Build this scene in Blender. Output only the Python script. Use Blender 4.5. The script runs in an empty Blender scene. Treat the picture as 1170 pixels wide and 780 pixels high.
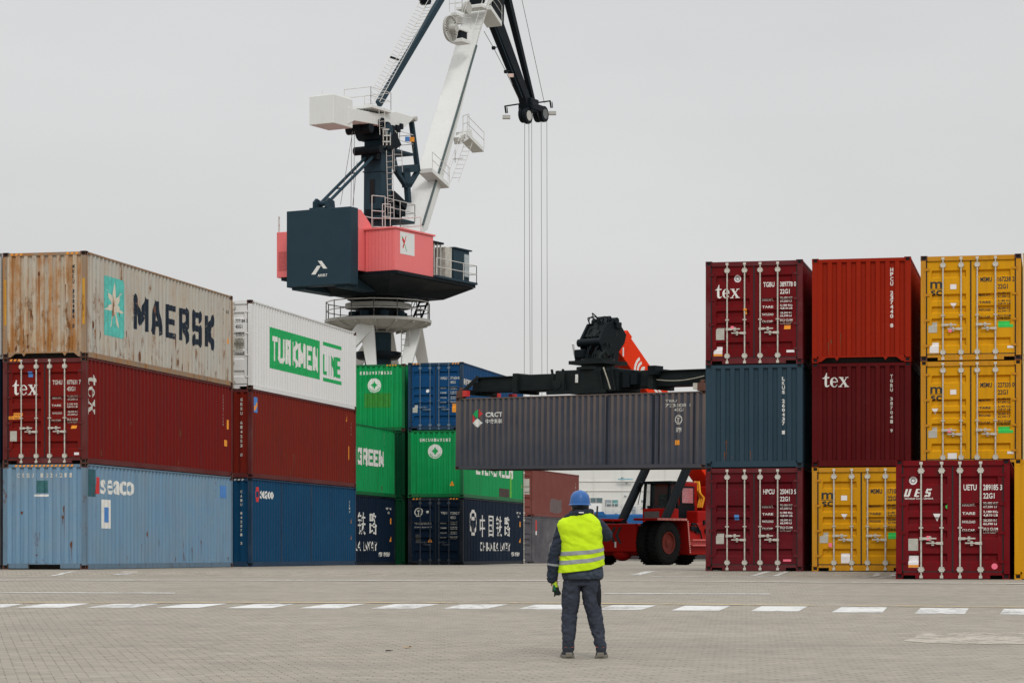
import bpy, bmesh, math, random
from mathutils import Vector, Matrix, noise

S = bpy.context.scene
COL = S.collection
R = math.radians

# ------------------------------------------------------------------ camera
F = 2800.0                 # focal length in pixels of the 1170 px wide photograph
EYE = 0.46                 # lens height above the yard plateau
HY = 631.0                 # horizon row in the photograph
cd = bpy.data.cameras.new('camera')
cam = bpy.data.objects.new('camera', cd); COL.objects.link(cam)
cam.location = (0, 0, EYE); cam.rotation_euler = (R(90), 0, 0)
cd.sensor_width = 36; cd.lens = F / 1170 * 36
cd.shift_y = (HY - 390) / 1170
cd.clip_start = 0.2; cd.clip_end = 6000
S.camera = cam

# ------------------------------------------------------------------ sky
SUN_EL, SUN_AZ = 44, 166       # azimuth measured clockwise from +Y (behind the camera, to the right)
w = bpy.data.worlds.new('World'); S.world = w; w.use_nodes = True
nt = w.node_tree; nt.nodes.clear()
def N(tp, **k):
    n = nt.nodes.new(tp)
    for a, b in k.items(): setattr(n, a, b)
    return n
sky = N('ShaderNodeTexSky', sky_type='NISHITA'); sky.sun_disc = False
sky.sun_elevation = R(SUN_EL); sky.sun_rotation = R(SUN_AZ)
geo = N('ShaderNodeTexCoord'); sep = N('ShaderNodeSeparateXYZ'); nt.links.new(geo.outputs['Generated'], sep.inputs[0])
ramp = N('ShaderNodeValToRGB')
ramp.color_ramp.elements[0].position = 0.0; ramp.color_ramp.elements[0].color = (0.298, 0.292, 0.283, 1)
ramp.color_ramp.elements[1].position = 1.0; ramp.color_ramp.elements[1].color = (0.72, 0.72, 0.73, 1)
e = ramp.color_ramp.elements.new(0.10); e.color = (0.305, 0.303, 0.30, 1)
e = ramp.color_ramp.elements.new(0.25); e.color = (0.313, 0.312, 0.312, 1)
e = ramp.color_ramp.elements.new(0.45); e.color = (0.50, 0.502, 0.508, 1)
nt.links.new(sep.outputs['Z'], ramp.inputs[0])
mp = N('ShaderNodeMapping'); mp.inputs['Scale'].default_value = (1.5, 1.5, 5); nt.links.new(geo.outputs['Generated'], mp.inputs[0])
ns = N('ShaderNodeTexNoise'); ns.inputs['Scale'].default_value = 2.2; ns.inputs['Detail'].default_value = 5
nt.links.new(mp.outputs[0], ns.inputs['Vector'])
mr = N('ShaderNodeMapRange'); mr.inputs['To Min'].default_value = 20.0; mr.inputs['To Max'].default_value = 22.0
mr.inputs['From Min'].default_value = 0.3; mr.inputs['From Max'].default_value = 0.7
nt.links.new(ns.outputs['Fac'], mr.inputs[0])
sc = N('ShaderNodeVectorMath', operation='SCALE'); nt.links.new(ramp.outputs[0], sc.inputs[0]); nt.links.new(mr.outputs[0], sc.inputs['Scale'])
mx = N('ShaderNodeMix', data_type='RGBA'); mx.inputs[0].default_value = 0.95
nt.links.new(sky.outputs[0], mx.inputs[6]); nt.links.new(sc.outputs[0], mx.inputs[7])
bg = N('ShaderNodeBackground'); bg.inputs['Strength'].default_value = 0.105
nt.links.new(mx.outputs[2], bg.inputs[0])
wo = N('ShaderNodeOutputWorld'); nt.links.new(bg.outputs[0], wo.inputs[0])

ld = bpy.data.lights.new('sun', 'SUN'); ld.energy = 1.15; ld.angle = R(14); ld.color = (1, 0.97, 0.92)
lo = bpy.data.objects.new('sun', ld); COL.objects.link(lo)
a = R(SUN_AZ); el = R(SUN_EL)
sd = Vector((math.sin(a) * math.cos(el), math.cos(a) * math.cos(el), math.sin(el)))
lo.rotation_euler = sd.to_track_quat('Z', 'Y').to_euler(); lo.location = (30, -30, 60)

S.view_settings.view_transform = 'Standard'; S.view_settings.look = 'None'
S.view_settings.exposure = 0.0; S.view_settings.gamma = 1.0
S.cycles.max_bounces = 6; S.cycles.use_denoising = True

# ------------------------------------------------------------------ ground profile and pixel helpers
PROF = [(-60, -1.29), (0, -1.28), (52, -0.118), (59.6, -0.11), (60.6, -0.01), (62, 0), (90, 0), (105, -0.07), (150, -0.2), (204, -0.25)]
def gz(Y):
    for (a, b), (c, d) in zip(PROF, PROF[1:]):
        if Y <= c: return b + (d - b) * (Y - a) / (c - a)
    return PROF[-1][1]
def P(px, py, Y):
    return Vector(((px - 585) * Y / F, Y, EYE + (HY - py) * Y / F))
def G(px, py):
    lo_, hi_ = 5.0, 203.0
    f = lambda Y: HY + (EYE - gz(Y)) * F / Y
    for _ in range(60):
        m = (lo_ + hi_) / 2
        if f(m) > py: lo_ = m
        else: hi_ = m
    return ((px - 585) * lo_ / F, lo_)

# ------------------------------------------------------------------ mesh helpers
MATR = {}
def link(o, parent=None):
    COL.objects.link(o)
    if parent is not None: o.parent = parent
    return o
def tag(o, label=None, cat=None, group=None, kind=None):
    if label: o['label'] = label
    if cat: o['category'] = cat
    if group: o['group'] = group
    if kind: o['kind'] = kind
    return o
def empty(name, loc=(0, 0, 0), rz=0.0, roll=0.0):
    o = bpy.data.objects.new(name, None); COL.objects.link(o)
    o.empty_display_size = 0.3
    M = Matrix.Translation(loc) @ Matrix.Rotation(rz, 4, 'Z') @ Matrix.Rotation(roll, 4, 'Y')
    o.matrix_world = M
    o.location = loc; o.rotation_euler = M.to_euler()
    MATR[o.name] = M
    return o

class MB:
    def __init__(s): s.v = []; s.f = []
    def add(s, vs, fs):
        n = len(s.v); s.v += [Vector(p) for p in vs]; s.f += [tuple(n + i for i in q) for q in fs]; return s
    def box(s, x0, x1, y0, y1, z0, z1):
        return s.add([(x0,y0,z0),(x1,y0,z0),(x1,y1,z0),(x0,y1,z0),(x0,y0,z1),(x1,y0,z1),(x1,y1,z1),(x0,y1,z1)],
                     [(3,2,1,0),(4,5,6,7),(0,1,5,4),(1,2,6,5),(2,3,7,6),(3,0,4,7)])
    def bar(s, p, q, w, h=None, up=(0,0,1), w2=None, h2=None):
        p = Vector(p); q = Vector(q); h = h or w; w2 = w2 or w; h2 = h2 or h
        d = (q - p).normalized(); up = Vector(up)
        if abs(d.dot(up)) > 0.99: up = Vector((0, 1, 0))
        a = d.cross(up).normalized(); b = a.cross(d).normalized()
        vs = []
        for c, ww, hh in ((p, w, h), (q, w2, h2)):
            for sx, sy in ((-1,-1),(1,-1),(1,1),(-1,1)): vs.append(c + a*sx*ww/2 + b*sy*hh/2)
        return s.add(vs, [(3,2,1,0),(4,5,6,7),(0,1,5,4),(1,2,6,5),(2,3,7,6),(3,0,4,7)])
    def tube(s, p, q, r, n=8, r2=None, cap=True):
        p = Vector(p); q = Vector(q); r2 = r if r2 is None else r2
        d = (q - p).normalized(); up = Vector((0,0,1)) if abs(d.z) < 0.95 else Vector((1,0,0))
        a = d.cross(up).normalized(); b = d.cross(a).normalized()
        vs = []
        for c, rr in ((p, r), (q, r2)):
            for i in range(n):
                t = 2*math.pi*i/n; vs.append(c + (a*math.cos(t) + b*math.sin(t))*rr)
        fs = [(i, (i+1)%n, n+(i+1)%n, n+i) for i in range(n)]
        if cap: fs += [tuple(reversed(range(n))), tuple(range(n, 2*n))]
        return s.add(vs, fs)
    def path(s, pts, r, n=6):
        for a, b in zip(pts, pts[1:]): s.tube(a, b, r, n)
        return s
    def prism(s, poly, vec):
        vec = Vector(vec); n = len(poly); ps = [Vector(p) for p in poly]
        nrm = Vector((0,0,0))
        for i in range(n): nrm += ps[i].cross(ps[(i+1) % n])
        if nrm.dot(vec) > 0: ps.reverse()
        vs = ps + [p + vec for p in ps]
        fs = [tuple(range(n)), tuple(reversed(range(n, 2*n)))] + [((i+1)%n, i, n+i, n+(i+1)%n) for i in range(n)]
        return s.add(vs, fs)
    def lathe(s, c, prof, n=32, axis='z', cap=True):
        c = Vector(c); vs = []
        for r, h in prof:
            for i in range(n):
                t = 2*math.pi*i/n
                p = (r*math.cos(t), r*math.sin(t), h)
                if axis == 'x': p = (p[2], p[0], p[1])
                if axis == 'y': p = (p[1], p[2], p[0])
                vs.append(c + Vector(p))
        fs = []
        for k in range(len(prof)-1):
            for i in range(n): fs.append((k*n+i, k*n+(i+1)%n, (k+1)*n+(i+1)%n, (k+1)*n+i))
        if cap: fs += [tuple(reversed(range(n))), tuple(range((len(prof)-1)*n, len(prof)*n))]
        return s.add(vs, fs)
    def sphere(s, c, rx, ry=None, rz=None, n=12, m=8):
        ry = ry or rx; rz = rz or rx; c = Vector(c); vs = []; fs = []
        for j in range(1, m):
            ph = math.pi*j/m
            for i in range(n):
                t = 2*math.pi*i/n; vs.append(c + Vector((rx*math.sin(ph)*math.cos(t), ry*math.sin(ph)*math.sin(t), -rz*math.cos(ph))))
        vs += [c - Vector((0,0,rz)), c + Vector((0,0,rz))]; b = len(vs)-2; t_ = len(vs)-1
        for j in range(m-2):
            for i in range(n): fs.append((j*n+i, j*n+(i+1)%n, (j+1)*n+(i+1)%n, (j+1)*n+i))
        for i in range(n):
            fs.append((b, (i+1)%n, i)); fs.append((t_, (m-2)*n+i, (m-2)*n+(i+1)%n))
        return s.add(vs, fs)
    def data(s, name, M=None):
        me = bpy.data.meshes.new(name)
        vs = [M @ p for p in s.v] if M is not None else s.v
        me.from_pydata([tuple(p) for p in vs], [], s.f); me.update(); return me
    def build(s, name, m, parent=None, world=False, smooth=False, bevel=0, seg=2):
        M = None
        if world and parent is not None:
            p = parent
            while p.parent is not None: p = p.parent
            M = MATR[p.name].inverted() if p.name in MATR else None
        me = s.data(name, M); me.materials.append(m)
        o = link(bpy.data.objects.new(name, me), parent)
        finish(o, smooth, bevel, seg); return o
def finish(o, smooth=False, bevel=0, seg=2):
    bm = bmesh.new(); bm.from_mesh(o.data); bmesh.ops.recalc_face_normals(bm, faces=bm.faces); bm.to_mesh(o.data); bm.free()
    if bevel:
        b = o.modifiers.new('bevel', 'BEVEL'); b.width = bevel; b.segments = seg; b.limit_method = 'ANGLE'; b.angle_limit = R(40)
    if smooth:
        try: o.data.set_sharp_from_angle(angle=R(38))
        except Exception: pass
        for p in o.data.polygons: p.use_smooth = True

# ------------------------------------------------------------------ materials
def mat_base(name):
    m = bpy.data.materials.new(name); m.use_nodes = True
    t = m.node_tree; b = t.nodes['Principled BSDF']; return m, t, b
def nd(t, tp, **k):
    n = t.nodes.new(tp)
    for a, b in k.items(): setattr(n, a, b)
    return n
def noise_node(t, vec, scale, detail=4, rough=0.55, wv=0.0):
    n = nd(t, 'ShaderNodeTexNoise', noise_dimensions='4D'); n.inputs['Scale'].default_value = scale
    n.inputs['Detail'].default_value = detail; n.inputs['Roughness'].default_value = rough; n.inputs['W'].default_value = wv
    t.links.new(vec, n.inputs['Vector']); return n.outputs['Fac']
def rng(t, v, a, b, c=0.0, d=1.0):
    n = nd(t, 'ShaderNodeMapRange'); n.inputs['From Min'].default_value = a; n.inputs['From Max'].default_value = b
    n.inputs['To Min'].default_value = c; n.inputs['To Max'].default_value = d; t.links.new(v, n.inputs[0]); return n.outputs[0]
def mul(t, a, b, op='MULTIPLY'):
    n = nd(t, 'ShaderNodeMath', operation=op)
    for i, x in enumerate((a, b)):
        if isinstance(x, (int, float)): n.inputs[i].default_value = x
        else: t.links.new(x, n.inputs[i])
    return n.outputs[0]
def mixc(t, fac, a, b):
    n = nd(t, 'ShaderNodeMix', data_type='RGBA')
    if isinstance(fac, (int, float)): n.inputs[0].default_value = fac
    else: t.links.new(fac, n.inputs[0])
    for i, x in ((6, a), (7, b)):
        if isinstance(x, tuple): n.inputs[i].default_value = (*x[:3], 1)
        else: t.links.new(x, n.inputs[i])
    return n.outputs[2]
def mapping(t, src, scale=(1,1,1), loc=(0,0,0)):
    m = nd(t, 'ShaderNodeMapping'); m.inputs['Scale'].default_value = scale; m.inputs['Location'].default_value = loc
    t.links.new(src, m.inputs[0]); return m.outputs[0]
def bump(t, b, h, strength=0.3, dist=0.02):
    n = nd(t, 'ShaderNodeBump'); n.inputs['Strength'].default_value = strength; n.inputs['Distance'].default_value = dist
    t.links.new(h, n.inputs['Height']); t.links.new(n.outputs[0], b.inputs['Normal'])
_seed = [0]
RUST = (0.16, 0.055, 0.018)
def paint_mat(name, col, rust=0.15, fade=0.35, dirt=0.35, rough=0.5, fadecol=None, scratch=0.2, zrust=0.0, H=2.9, rustcol=RUST, streak=0.0, spec=0.07, ribwear=None):
    """weathered enamel on steel: faded patches, dirt runs, rust spots with runs below them"""
    _seed[0] += 1; wv = _seed[0] * 3.7
    m, t, b = mat_base(name)
    tc = nd(t, 'ShaderNodeTexCoord').outputs['Object']
    fc = fadecol or tuple(min(0.85, c * 0.75 + 0.10) for c in col)
    big = noise_node(t, mapping(t, tc, (0.5, 0.5, 0.8)), 1.2, 5, 0.6, wv)
    c = mixc(t, mul(t, rng(t, big, 0.35, 0.75), fade), tuple(col), fc)
    run = noise_node(t, mapping(t, tc, (7, 7, 0.35)), 1.3, 5, 0.65, wv + 1)
    dk = tuple(x * 0.45 + 0.012 for x in col)
    c = mixc(t, mul(t, rng(t, run, 0.48, 0.78), dirt), c, dk)
    fine = noise_node(t, mapping(t, tc, (1, 1, 1)), 9, 6, 0.7, wv + 2)
    c = mixc(t, mul(t, rng(t, fine, 0.62, 0.75), scratch), c, tuple(min(0.8, x * 1.2 + 0.08) for x in col))
    rs = noise_node(t, mapping(t, tc, (1, 1, 0.45)), 3.2, 9, 0.72, wv + 3)
    rr = noise_node(t, mapping(t, tc, (5, 5, 0.22)), 1.0, 6, 0.7, wv + 4)
    mask = mul(t, mul(t, rs, 0.62), mul(t, rr, 0.38), 'ADD')
    if zrust:
        sp = nd(t, 'ShaderNodeSeparateXYZ'); t.links.new(tc, sp.inputs[0])
        zz = rng(t, sp.outputs['Z'], 0.0, H * 0.8, zrust, 0.0)
        mask = mul(t, mask, zz, 'ADD')
    th = 0.665 - rust * 0.17
    mk = rng(t, mask, th, th + 0.07)
    rc = mixc(t, rng(t, fine, 0.35, 0.65), tuple(rustcol), (0.055, 0.024, 0.014))
    c = mixc(t, mk, c, rc)
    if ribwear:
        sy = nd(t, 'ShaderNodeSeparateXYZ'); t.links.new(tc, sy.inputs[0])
        rb = mul(t, rng(t, sy.outputs['Y'], 0.020, 0.034, 1.0, 0.0), rng(t, sy.outputs['Z'], 0.2, 2.4, 0.15, 1.0))  # highlight painted brown on the outer rib faces, stronger towards the top
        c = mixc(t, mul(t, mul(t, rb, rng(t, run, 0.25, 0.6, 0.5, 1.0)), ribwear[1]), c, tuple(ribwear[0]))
    if streak:
        s1 = noise_node(t, mapping(t, tc, (6.5, 6.5, 0.16)), 1.6, 5, 0.7, wv + 5); s2 = noise_node(t, mapping(t, tc, (1, 1, 0.6)), 1.8, 6, 0.7, wv + 6)
        sm = mul(t, rng(t, mul(t, mul(t, s1, 0.65), mul(t, s2, 0.35), 'ADD'), 0.47, 0.57), streak)
        c = mixc(t, sm, c, mixc(t, s2, (0.50, 0.24, 0.07), (0.22, 0.085, 0.028)))
    t.links.new(c, b.inputs['Base Color'])
    rgh = mul(t, mul(t, mk, 0.3), rng(t, big, 0.3, 0.7, rough - 0.08, rough + 0.12), 'ADD')
    t.links.new(rgh, b.inputs['Roughness'])
    b.inputs['Specular IOR Level'].default_value = spec
    bump(t, b, mul(t, fine, mul(t, big, 2.0), 'ADD'), 0.25, 0.012)
    return m
def simple_mat(name, col, rough=0.6, metal=0.0, var=0.25, scale=6, bumpv=0.1, spec=0.4):
    _seed[0] += 1
    m, t, b = mat_base(name)
    tc = nd(t, 'ShaderNodeTexCoord').outputs['Object']
    n = noise_node(t, tc, scale, 6, 0.65, _seed[0] * 2.3)
    c = mixc(t, rng(t, n, 0.3, 0.7), tuple(x * (1 - var) for x in col), tuple(min(0.9, x * (1 + var)) for x in col))
    t.links.new(c, b.inputs['Base Color']); b.inputs['Roughness'].default_value = rough; b.inputs['Metallic'].default_value = metal
    b.inputs['Specular IOR Level'].default_value = spec
    if bumpv: bump(t, b, n, bumpv, 0.01)
    return m
def glass_mat(name, col=(0.5, 0.55, 0.56), alpha=0.35):
    m, t, b = mat_base(name)
    b.inputs['Base Color'].default_value = (*col, 1); b.inputs['Roughness'].default_value = 0.08
    b.inputs['Alpha'].default_value = alpha
    return m
# ------------------------------------------------------------------ ground, paint on the ground, water
def ground_mat():
    m, t, b = mat_base('block_paving')
    tc = nd(t, 'ShaderNodeTexCoord').outputs['Object']
    rot = nd(t, 'ShaderNodeMapping'); rot.inputs['Rotation'].default_value = (0, 0, R(-13)); t.links.new(tc, rot.inputs[0])
    br = nd(t, 'ShaderNodeTexBrick'); t.links.new(rot.outputs[0], br.inputs['Vector'])
    br.inputs['Scale'].default_value = 1.0; br.inputs['Brick Width'].default_value = 0.225; br.inputs['Row Height'].default_value = 0.1125
    br.inputs['Mortar Size'].default_value = 0.007; br.inputs['Mortar Smooth'].default_value = 0.3; br.inputs['Bias'].default_value = 0.0
    br.inputs['Color1'].default_value = (0.315, 0.278, 0.222, 1); br.inputs['Color2'].default_value = (0.220, 0.196, 0.159, 1)
    br.inputs['Mortar'].default_value = (0.165, 0.150, 0.127, 1)
    big = noise_node(t, tc, 0.09, 5, 0.6, 1); mid = noise_node(t, mapping(t, tc, (0.5, 1, 1)), 0.7, 6, 0.65, 2)
    fine = noise_node(t, tc, 14, 5, 0.7, 3)
    c = mixc(t, mul(t, rng(t, big, 0.35, 0.7), 0.55), br.outputs['Color'], (0.300, 0.272, 0.226))
    c = mixc(t, mul(t, rng(t, mid, 0.50, 0.72), 0.6), c, (0.165, 0.152, 0.130))
    c = mixc(t, mul(t, rng(t, mid, 0.45, 0.25), 0.45), c, (0.36, 0.335, 0.285))
    # joints that lost their sand: short dark dashes
    gap = noise_node(t, mapping(t, tc, (1.0, 1.0, 1)), 4.2, 3, 0.65, 8)
    jm = mul(t, br.outputs['Fac'], rng(t, gap, 0.46, 0.56))
    c = mixc(t, mul(t, jm, 0.95), c, (0.022, 0.020, 0.017))
    # dark tyre scuffs, long and thin across the view
    sc_ = noise_node(t, mapping(t, tc, (0.07, 1.6, 1)), 1.0, 4, 0.6, 4)
    c = mixc(t, mul(t, rng(t, sc_, 0.60, 0.75), 0.35), c, (0.14, 0.135, 0.125))
    st = noise_node(t, tc, 0.8, 3, 0.5, 6)
    c = mixc(t, mul(t, rng(t, st, 0.74, 0.8), 0.5), c, (0.09, 0.088, 0.08))
    c = mixc(t, mul(t, fine, 0.25), c, (0.29, 0.265, 0.22))
    t.links.new(c, b.inputs['Base Color']); b.inputs['Roughness'].default_value = 0.85; b.inputs['Specular IOR Level'].default_value = 0.3
    h = mul(t, mul(t, br.outputs['Fac'], -1.0), mul(t, fine, 0.3), 'ADD')
    bump(t, b, h, 0.5, 0.012)
    return m
def ground():
    mb = MB(); ys = [-60, -20, 0] + list(range(4, 62, 2)) + [59.6, 60.6, 62, 70, 80, 90, 97, 105, 120, 135, 150, 175, 204]
    ys = sorted(set(ys)); xs = [-320, -120, -60, -40, -30, -20, -10, 0, 10, 20, 30, 40, 60, 120, 320]
    for y in ys:
        for x in xs: mb.v.append(Vector((x, y, gz(y))))
    n = len(xs)
    for j in range(len(ys)-1):
        for i in range(n-1): mb.f.append((j*n+i, j*n+i+1, (j+1)*n+i+1, (j+1)*n+i))
    o = mb.build('ground', ground_mat()); tag(o, kind='structure')
    q = MB().box(-320, 320, 204.0, 206.0, -4, -0.10); q.build('quay_edge', simple_mat('quay_concrete', (0.2,0.19,0.17), 0.9, var=0.3, scale=1))
    bpy.data.objects['quay_edge']['kind'] = 'structure'
    m, t, b = mat_base('harbour_water'); b.inputs['Base Color'].default_value = (0.03, 0.045, 0.045, 1); b.inputs['Roughness'].default_value = 0.12
    tc = nd(t, 'ShaderNodeTexCoord').outputs['Object']; bump(t, b, noise_node(t, tc, 0.8, 5), 0.5, 0.2)
    o = MB().add([(-3000, 206.1, -2.2), (3000, 206.1, -2.2), (3000, 5000, -2.2), (-3000, 5000, -2.2)], [(0,1,2,3)]).build('water', m); tag(o, kind='structure')
ground()

def worn_paint(name, col, th=0.42):
    m, t, b = mat_base(name)
    tc = nd(t, 'ShaderNodeTexCoord').outputs['Object']
    n1 = noise_node(t, mapping(t, tc, (1, 1, 1)), 5, 8, 0.75, 5); n2 = noise_node(t, tc, 0.9, 4, 0.6, 9)
    mask = rng(t, mul(t, mul(t, n1, 0.6), mul(t, n2, 0.4), 'ADD'), th - 0.05, th + 0.07, 0.12, 0.97)
    c = mixc(t, n2, tuple(x*0.85 for x in col), tuple(col)); t.links.new(c, b.inputs['Base Color']); b.inputs['Roughness'].default_value = 0.75; t.links.new(mask, b.inputs['Alpha'])
    return m
M_white = worn_paint('worn_white_paint', (0.62, 0.62, 0.60), 0.43)
M_line = worn_paint('thin_white_paint', (0.55, 0.545, 0.51), 0.46)
M_faint = worn_paint('faint_white_paint', (0.50, 0.485, 0.44), 0.49)
M_yel = worn_paint('worn_yellow_paint', (0.55, 0.40, 0.17), 0.49)
M_patch = worn_paint('pale_cement_patch', (0.41, 0.37, 0.305), 0.45)
def ground_quad(px, lift=0.004):
    """quad on the ground given by its four corners; split along depth so that it follows the slope"""
    c = [Vector(G(*p)) for p in px]; n = 6; m = 6; vs = []; fs = []
    for j in range(n+1):
        for i in range(m+1):
            a = c[0].lerp(c[1], i/m); d = c[3].lerp(c[2], i/m); q = a.lerp(d, j/n)
            vs.append((q.x, q.y, gz(q.y) + lift))
    for j in range(n):
        for i in range(m): k = j*(m+1)+i; fs.append((k, k+1, k+m+2, k+m+1))
    return vs, fs
BARS = [((-14,694),(6,693.7),(26,689.6),(0,689.6)), ((18,693.9),(72,693.9),(103,689.0),(52,689.4)), ((99,694),(152,694),(183,689.2),(130,689.6)),
 ((178,694.2),(226,694.2),(260,689.3),(213,689.6)), ((258,694.5),(310,694.5),(338,689.4),(292,689.8)), ((340,694.7),(388,694.7),(418,689.5),(372,690)),
 ((424,695),(472,695.1),(502,689.8),(450,689.9)), ((504,695.3),(555,695.3),(580,690.2),(528,690.2)), ((590,695.8),(645,695.9),(662,690.6),(612,690.6)),
 ((683,696.3),(732,696.5),(750,691.2),(700,691.1)), ((767,697.1),(822,697.3),(835,691.8),(783,691.7)), ((857,698),(912,698.2),(923,692.4),(870,692.3)),
 ((950,699.2),(1008,699.6),(1014,693.3),(962,693.1)), ((1045,700.8),(1102,701.2),(1107,694.7),(1052,694.3)), ((1142,702),(1200,702.6),(1204,695.6),(1147,695.3))]
def markings():
    mb = MB()
    for q in BARS: mb.add(*ground_quad(q))
    o = mb.build('crossing_marking', M_white); tag(o, kind='structure')
    mb = MB()
    for q in [((200,678),(200,677),(-20,676.5),(-20,677.4)), ((690,695),(690,695),(690,695),(690,695))][:1]: mb.add(*ground_quad(q, 0.008))
    L = lambda x0,y0,x1,y1,w: mb.add(*ground_quad([(x0,y0+w/2),(x1,y1+w/2),(x1,y1-w/2),(x0,y0-w/2)], 0.008))
    L(690,678.2,880,678.6,0.9)
    def D(x0, y0, x1, y1, wm):   # a line of constant width wm metres between two spots
        a = Vector(G(x0, y0)); b = Vector(G(x1, y1)); d = (b-a).normalized(); n_ = Vector((-d.y, d.x))*wm/2; vs = []; m_ = 24
        for i in range(m_+1):
            q = a.lerp(b, i/m_); 
            for s_ in (-1, 1): p = q + n_*s_; vs.append((p.x, p.y, gz(p.y) + 0.006))
        mb.add(vs, [(2*i, 2*i+1, 2*i+3, 2*i+2) for i in range(m_)])
    D(-10,659.5,118,651.6,0.16); D(725,657,790,651.4,0.22); D(742,658.6,905,659.2,0.9)
    D(845,658.2,880,652.6,0.13); D(864,658.6,899,652.8,0.13); D(984,659.6,1004,654.2,0.13); D(1003,660.4,1022,655.0,0.13)
    D(135,654.3,152,654.5,0.9)
    o = mb.build('bay_marking', M_line); tag(o, kind='structure')
    mb = MB(); L2 = lambda x0,y0,x1,y1,w: mb.add(*ground_quad([(x0,y0+w/2),(x1,y1+w/2),(x1,y1-w/2),(x0,y0-w/2)], 0.012))
    L2(-20,662.8,640,663.2,0.9); L2(690,663.5,1190,667,0.7)
    o = mb.build('lane_marking', M_faint); tag(o, kind='structure')
    mb = MB(); L3 = lambda x0,y0,x1,y1,w: mb.add(*ground_quad([(x0,y0+w/2),(x1,y1+w/2),(x1,y1-w/2),(x0,y0-w/2)], 0.016))
    L3(-20,688.4,585,688.9,0.6); L3(585,688.9,1190,694.0,0.6)
    o = mb.build('yellow_marking', M_yel); tag(o, kind='structure')
    mb = MB(); ring = []
    for i in range(40):
        t_ = 2*math.pi*i/40; r_ = 1 + 0.07*math.sin(5*t_) + 0.05*math.sin(11*t_+1)
        x, y = G(1135 + 95*r_*math.copysign(abs(math.cos(t_))**0.6, math.cos(t_)), 729 + 6.5*r_*math.copysign(abs(math.sin(t_))**0.6, math.sin(t_))); ring.append((x, y, gz(y) + 0.005))
    mb.add(ring, [tuple(range(40))]); o = mb.build('cement_patch', M_patch); tag(o, kind='structure')
markings()

# ------------------------------------------------------------------ writing
_tc = {}
def text2d(s, bold=0.0, shear=0.0, space=1.0):
    key = (s, bold, shear, space)
    if key not in _tc:
        cu = bpy.data.curves.new('t', 'FONT'); cu.body = s; cu.offset = bold; cu.shear = shear; cu.space_character = space; cu.resolution_u = 3
        o = bpy.data.objects.new('t', cu); COL.objects.link(o)
        dg = bpy.context.evaluated_depsgraph_get(); dg.update()
        me = bpy.data.meshes.new_from_object(o.evaluated_get(dg))
        vs = [(v.co.x, v.co.y) for v in me.vertices]; fs = [tuple(p.vertices) for p in me.polygons]
        bpy.data.objects.remove(o); bpy.data.curves.remove(cu); bpy.data.meshes.remove(me)
        _tc[key] = (vs, fs)
    return _tc[key]
def T(s, x, y, w=None, h=None, bold=0.0, shear=0.0, space=1.0):
    """text with its lower left corner at x,y, fitted to width w and height h"""
    vs, fs = text2d(s, bold, shear, space)
    if not vs: return ([], [])
    x0 = min(v[0] for v in vs); x1 = max(v[0] for v in vs); y0 = min(v[1] for v in vs); y1 = max(v[1] for v in vs)
    sy = h / (y1 - y0) if h else None; sx = w / (x1 - x0) if w else sy
    if sy is None: sy = sx
    return ([(x + (a - x0) * sx, y + (b - y0) * sy) for a, b in vs], fs)
def RECT(x, y, w, h): return ([(x, y), (x+w, y), (x+w, y+h), (x, y+h)], [(0,1,2,3)])
def POLY(pts): return ([tuple(p) for p in pts], [tuple(range(len(pts)))])
def SCALE(piece, x, y, sx, sy=None):
    sy = sy or sx
    return [([(x + a*sx, y + b*sy) for a, b in v], f) for v, f in piece]
def DISC(x, y, r, n=20): return POLY([(x + r*math.cos(2*math.pi*i/n), y + r*math.sin(2*math.pi*i/n)) for i in range(n)])
def RING(x, y, r0, r1, a0=0, a1=360, n=24, ky=1.0):
    v = []; f = []
    for i in range(n+1):
        a = R(a0 + (a1-a0)*i/n)
        v += [(x + r0*math.cos(a), y + ky*r0*math.sin(a)), (x + r1*math.cos(a), y + ky*r1*math.sin(a))]
    for i in range(n): f.append((2*i, 2*i+1, 2*i+3, 2*i+2))
    return (v, f)
def STACK(s, x, y, size, pitch, w=None):
    out = []
    for i, ch in enumerate(s):
        if ch != ' ': out.append(T(ch, x, y - i*pitch, w or size*0.75, size, 0.035))
    return out
def SPREAD(s, x, y, size, pitch):
    return [T(ch, x + i*pitch, y, size*0.62, size, 0.03) for i, ch in enumerate(s) if ch != ' ']
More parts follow.
